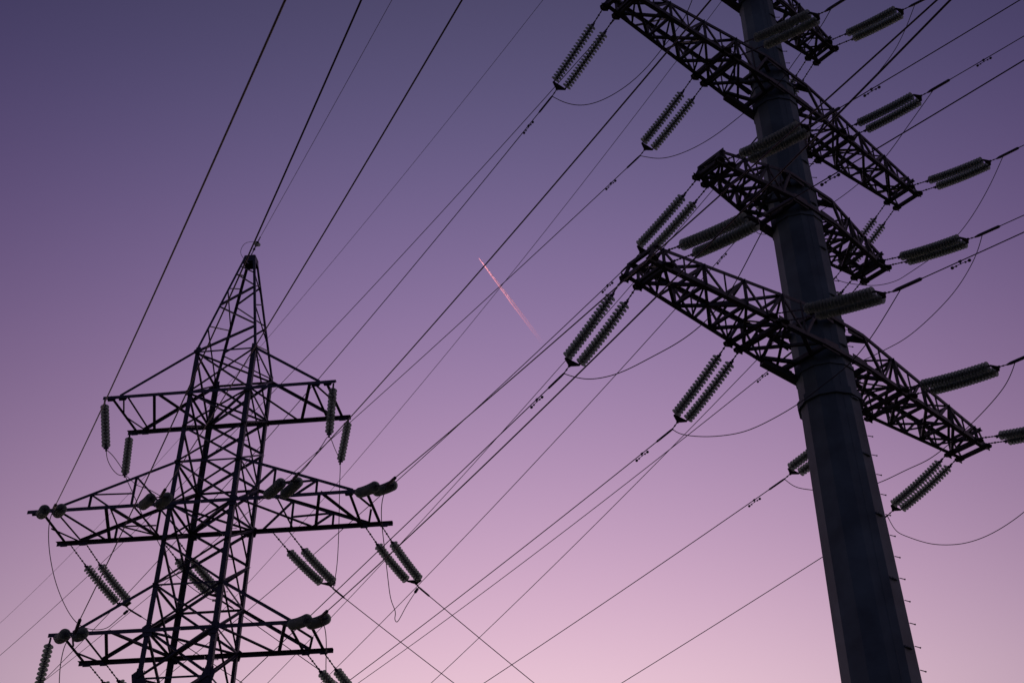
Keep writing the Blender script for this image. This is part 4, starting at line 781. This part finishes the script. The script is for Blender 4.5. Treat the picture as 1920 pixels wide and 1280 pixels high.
JLAB = {
 'J1': ('slack jumper curving right from the highest left string yoke up to the upper crossarm', 'jumper cables looping under the crossarms'),
 'J2': ('slack jumper from the inner string under the upper left crossarm to the pole', 'jumper cables looping under the crossarms'),
 'J3': ('slack jumper looping from the lowest left tip string up behind the lowest crossarm', 'jumper cables looping under the crossarms'),
 'J4': ('slack jumper looping from the inner lowest string across the front of the pole', 'jumper cables looping under the crossarms'),
 'J5': ('slack jumper passing behind the pole below the lowest crossarm and up its right tip', 'jumper cables looping under the crossarms'),
 'J6': ('slack jumper sagging right of the pole shaft to the right edge', 'jumper cables looping under the crossarms'),
 'J7': ('slack jumper looping right from behind the pole past the short right crossarm', 'jumper cables looping under the crossarms'),
 'J8': ("slack jumper curving down from the short right string's clamp to the lowest crossarm", 'jumper cables looping under the crossarms'),
 'J9': ('slack jumper from the second upper right clamp passing behind the upper crossarm', 'jumper cables looping under the crossarms'),
 'J10': ('slack jumper dropping from the topmost right clamp behind the upper crossarm', 'jumper cables looping under the crossarms'),
 'J11': ('slack jumper crossing the pole in front of the short left crossarm', 'jumper cables looping under the crossarms'),
 'T1': ("jumper from the pylon's inner left discs past the leaning support string into the body", 'jumper cables looping under the crossarms'),
 'T1b': ("outer loop of cable between the two support strings at the pylon's top left", 'jumper cables looping under the crossarms'),
 'T1c': ("inner loop of cable between the two support strings at the pylon's top left", 'jumper cables looping under the crossarms'),
 'T2': ('jumper dropping straight from the top right support strings to a hanging double string', 'jumper cables looping under the crossarms'),
 'T3': ('jumper dropping from the middle right tip into a narrow hook beside the hanging string', 'jumper cables looping under the crossarms'),
 'T4': ("wide slack jumper bowing left below the pylon's middle left crossarm tip", 'jumper cables looping under the crossarms'),
 'T5': ('jumper dropping from the lowest left crossarm tip to the bottom edge', 'jumper cables looping under the crossarms'),
 'T6': ('jumper dropping from the lowest right crossarm insulators to the bottom edge', 'jumper cables looping under the crossarms')}
for key, pts in DATA['J'].items():
    path = relax(smooth_path(pts), 10)
    mb = MB(); tube(mb, path, .0115, 8)
    o = mb.build('jumper_cable', WIREM, smooth=True)
    lab, grp = JLAB[key]
    tag(o, lab, 'cable', grp)
    if key[0] == 'T' and key not in ('T1b', 'T1c'):
        cb = MB(); coil(cb, path[-1] + (path[-2] - path[-1]).normalized() * .1, path[-4] - path[-1]); cb.build('cable_clamp', STEEL, o)
# vibration dampers
DLAB = {
 'W6a': 'dumbbell damper on the wire below the highest left string',
 'W11': 'dumbbell damper on the wire below the inner upper left string',
 'W15': 'small damper under the long glass string beside the lowest left crossarm',
 'W12': "dumbbell damper just left of the lowest left crossarm's tip",
 'W17': 'dumbbell damper under the inner half of the lowest left crossarm',
 'W13': 'dumbbell damper below the lowest left tip string',
 'W16': 'dumbbell damper below the inner lowest left string',
 'W19': 'dumbbell damper on the wire left of the pole shaft near the half hidden string',
 'R1': 'dumbbell damper right of the long upper crossarm near the top',
 'R2': 'dumbbell damper on the wire nearest the upper right corner',
 'R3': 'dumbbell damper right of the shaft below the long upper crossarm',
 'R6': "dumbbell damper below the short right crossarm's glass string"}
for key, c, t in DATA['D']:
    c = V(c); t = V(t); lab = DLAB[key]
    root = thing('vibration_damper', lab, 'damper', c, 0, 'vibration dampers on the wires')
    mb = MB(); tube(mb, [-t * .03, t * .03], .028, 8); tube(mb, [V((0, 0, 0)), V((0, 0, -.075))], .018, 8); mb.build('clamp', STEEL, root)
    b = V((0, 0, -.08))
    mb = MB(); tube(mb, [b - t * .2, b - t * .1 + V((0, 0, .008)), b + V((0, 0, .012)), b + t * .1 + V((0, 0, .008)), b + t * .2], .008, 6); mb.build('messenger_rod', STEEL, root)
    for s in (-1, 1):
        mb = MB()
        tube(mb, [b + t * s * .1, b + t * s * .125], .024, 10)
        tube(mb, [b + t * s * .175, b + t * s * .19, b + t * s * .225, b + t * s * .24], [.02, .034, .034, .02], 10)
        mb.build('weight', STEEL, root)
# earth-wire fitting on the tower peak: glass disc, short links and a bonding loop
c0 = Matrix.Rotation(TAL, 4, 'Z') @ V((0.0, -.1, 0)) + V((TX, TY, 26.52 + CZ))
rt = thing('insulator_string', 'single glass disc with a bonding loop at the very tip of the pylon peak', 'insulator', c0)
w4 = WIRES['W4']; e4 = wpos(w4, -.8) - c0
mb = MB(); chain(mb, V((0, 0, 0)), e4, .035); mb.build('string_core', STEEL, rt)
put_disc(rt, e4 * .62, -e4)
mb = MB(); tube(mb, relax(smooth_path([V((-.2, -.02, -.15)), V((-.33, -.1, .1)), V((-.22, -.15, .42)), e4 * .8]), 3), .008, 6); mb.build('bonding_loop', WIREM, rt)

# ------------------------------------------------------------------ the contrail, ten kilometres up, catching the set sun
ca, cb_ = V(DATA['con'][0]), V(DATA['con'][1])
cdir = (cb_ - ca); CL = cdir.length; cd = cdir.normalized()
side = cd.cross(V((0, 0, 1))).normalized()
trail = thing('contrail', 'short glowing pink double vapour trail of an aircraft high in the open sky', 'contrail', ca)
for s in (-1, 1):
    pts = []; rs = []
    n = 60
    for i in range(n + 1):
        f = i / n
        wob = (random.random() - .5) * 5 * f
        pts.append(cdir * f + side * (s * (1.5 + 14 * min(1, f * 2.0)) + wob) + V((0, 0, wob)))
        rs.append(3.4 + 6.5 * f ** .8 * (1 + .25 * (random.random() - .5)))
    mb = MB(); tube(mb, pts, rs, 10)
    o = mb.build('vapour_streak', VAPOUR, trail, smooth=True)
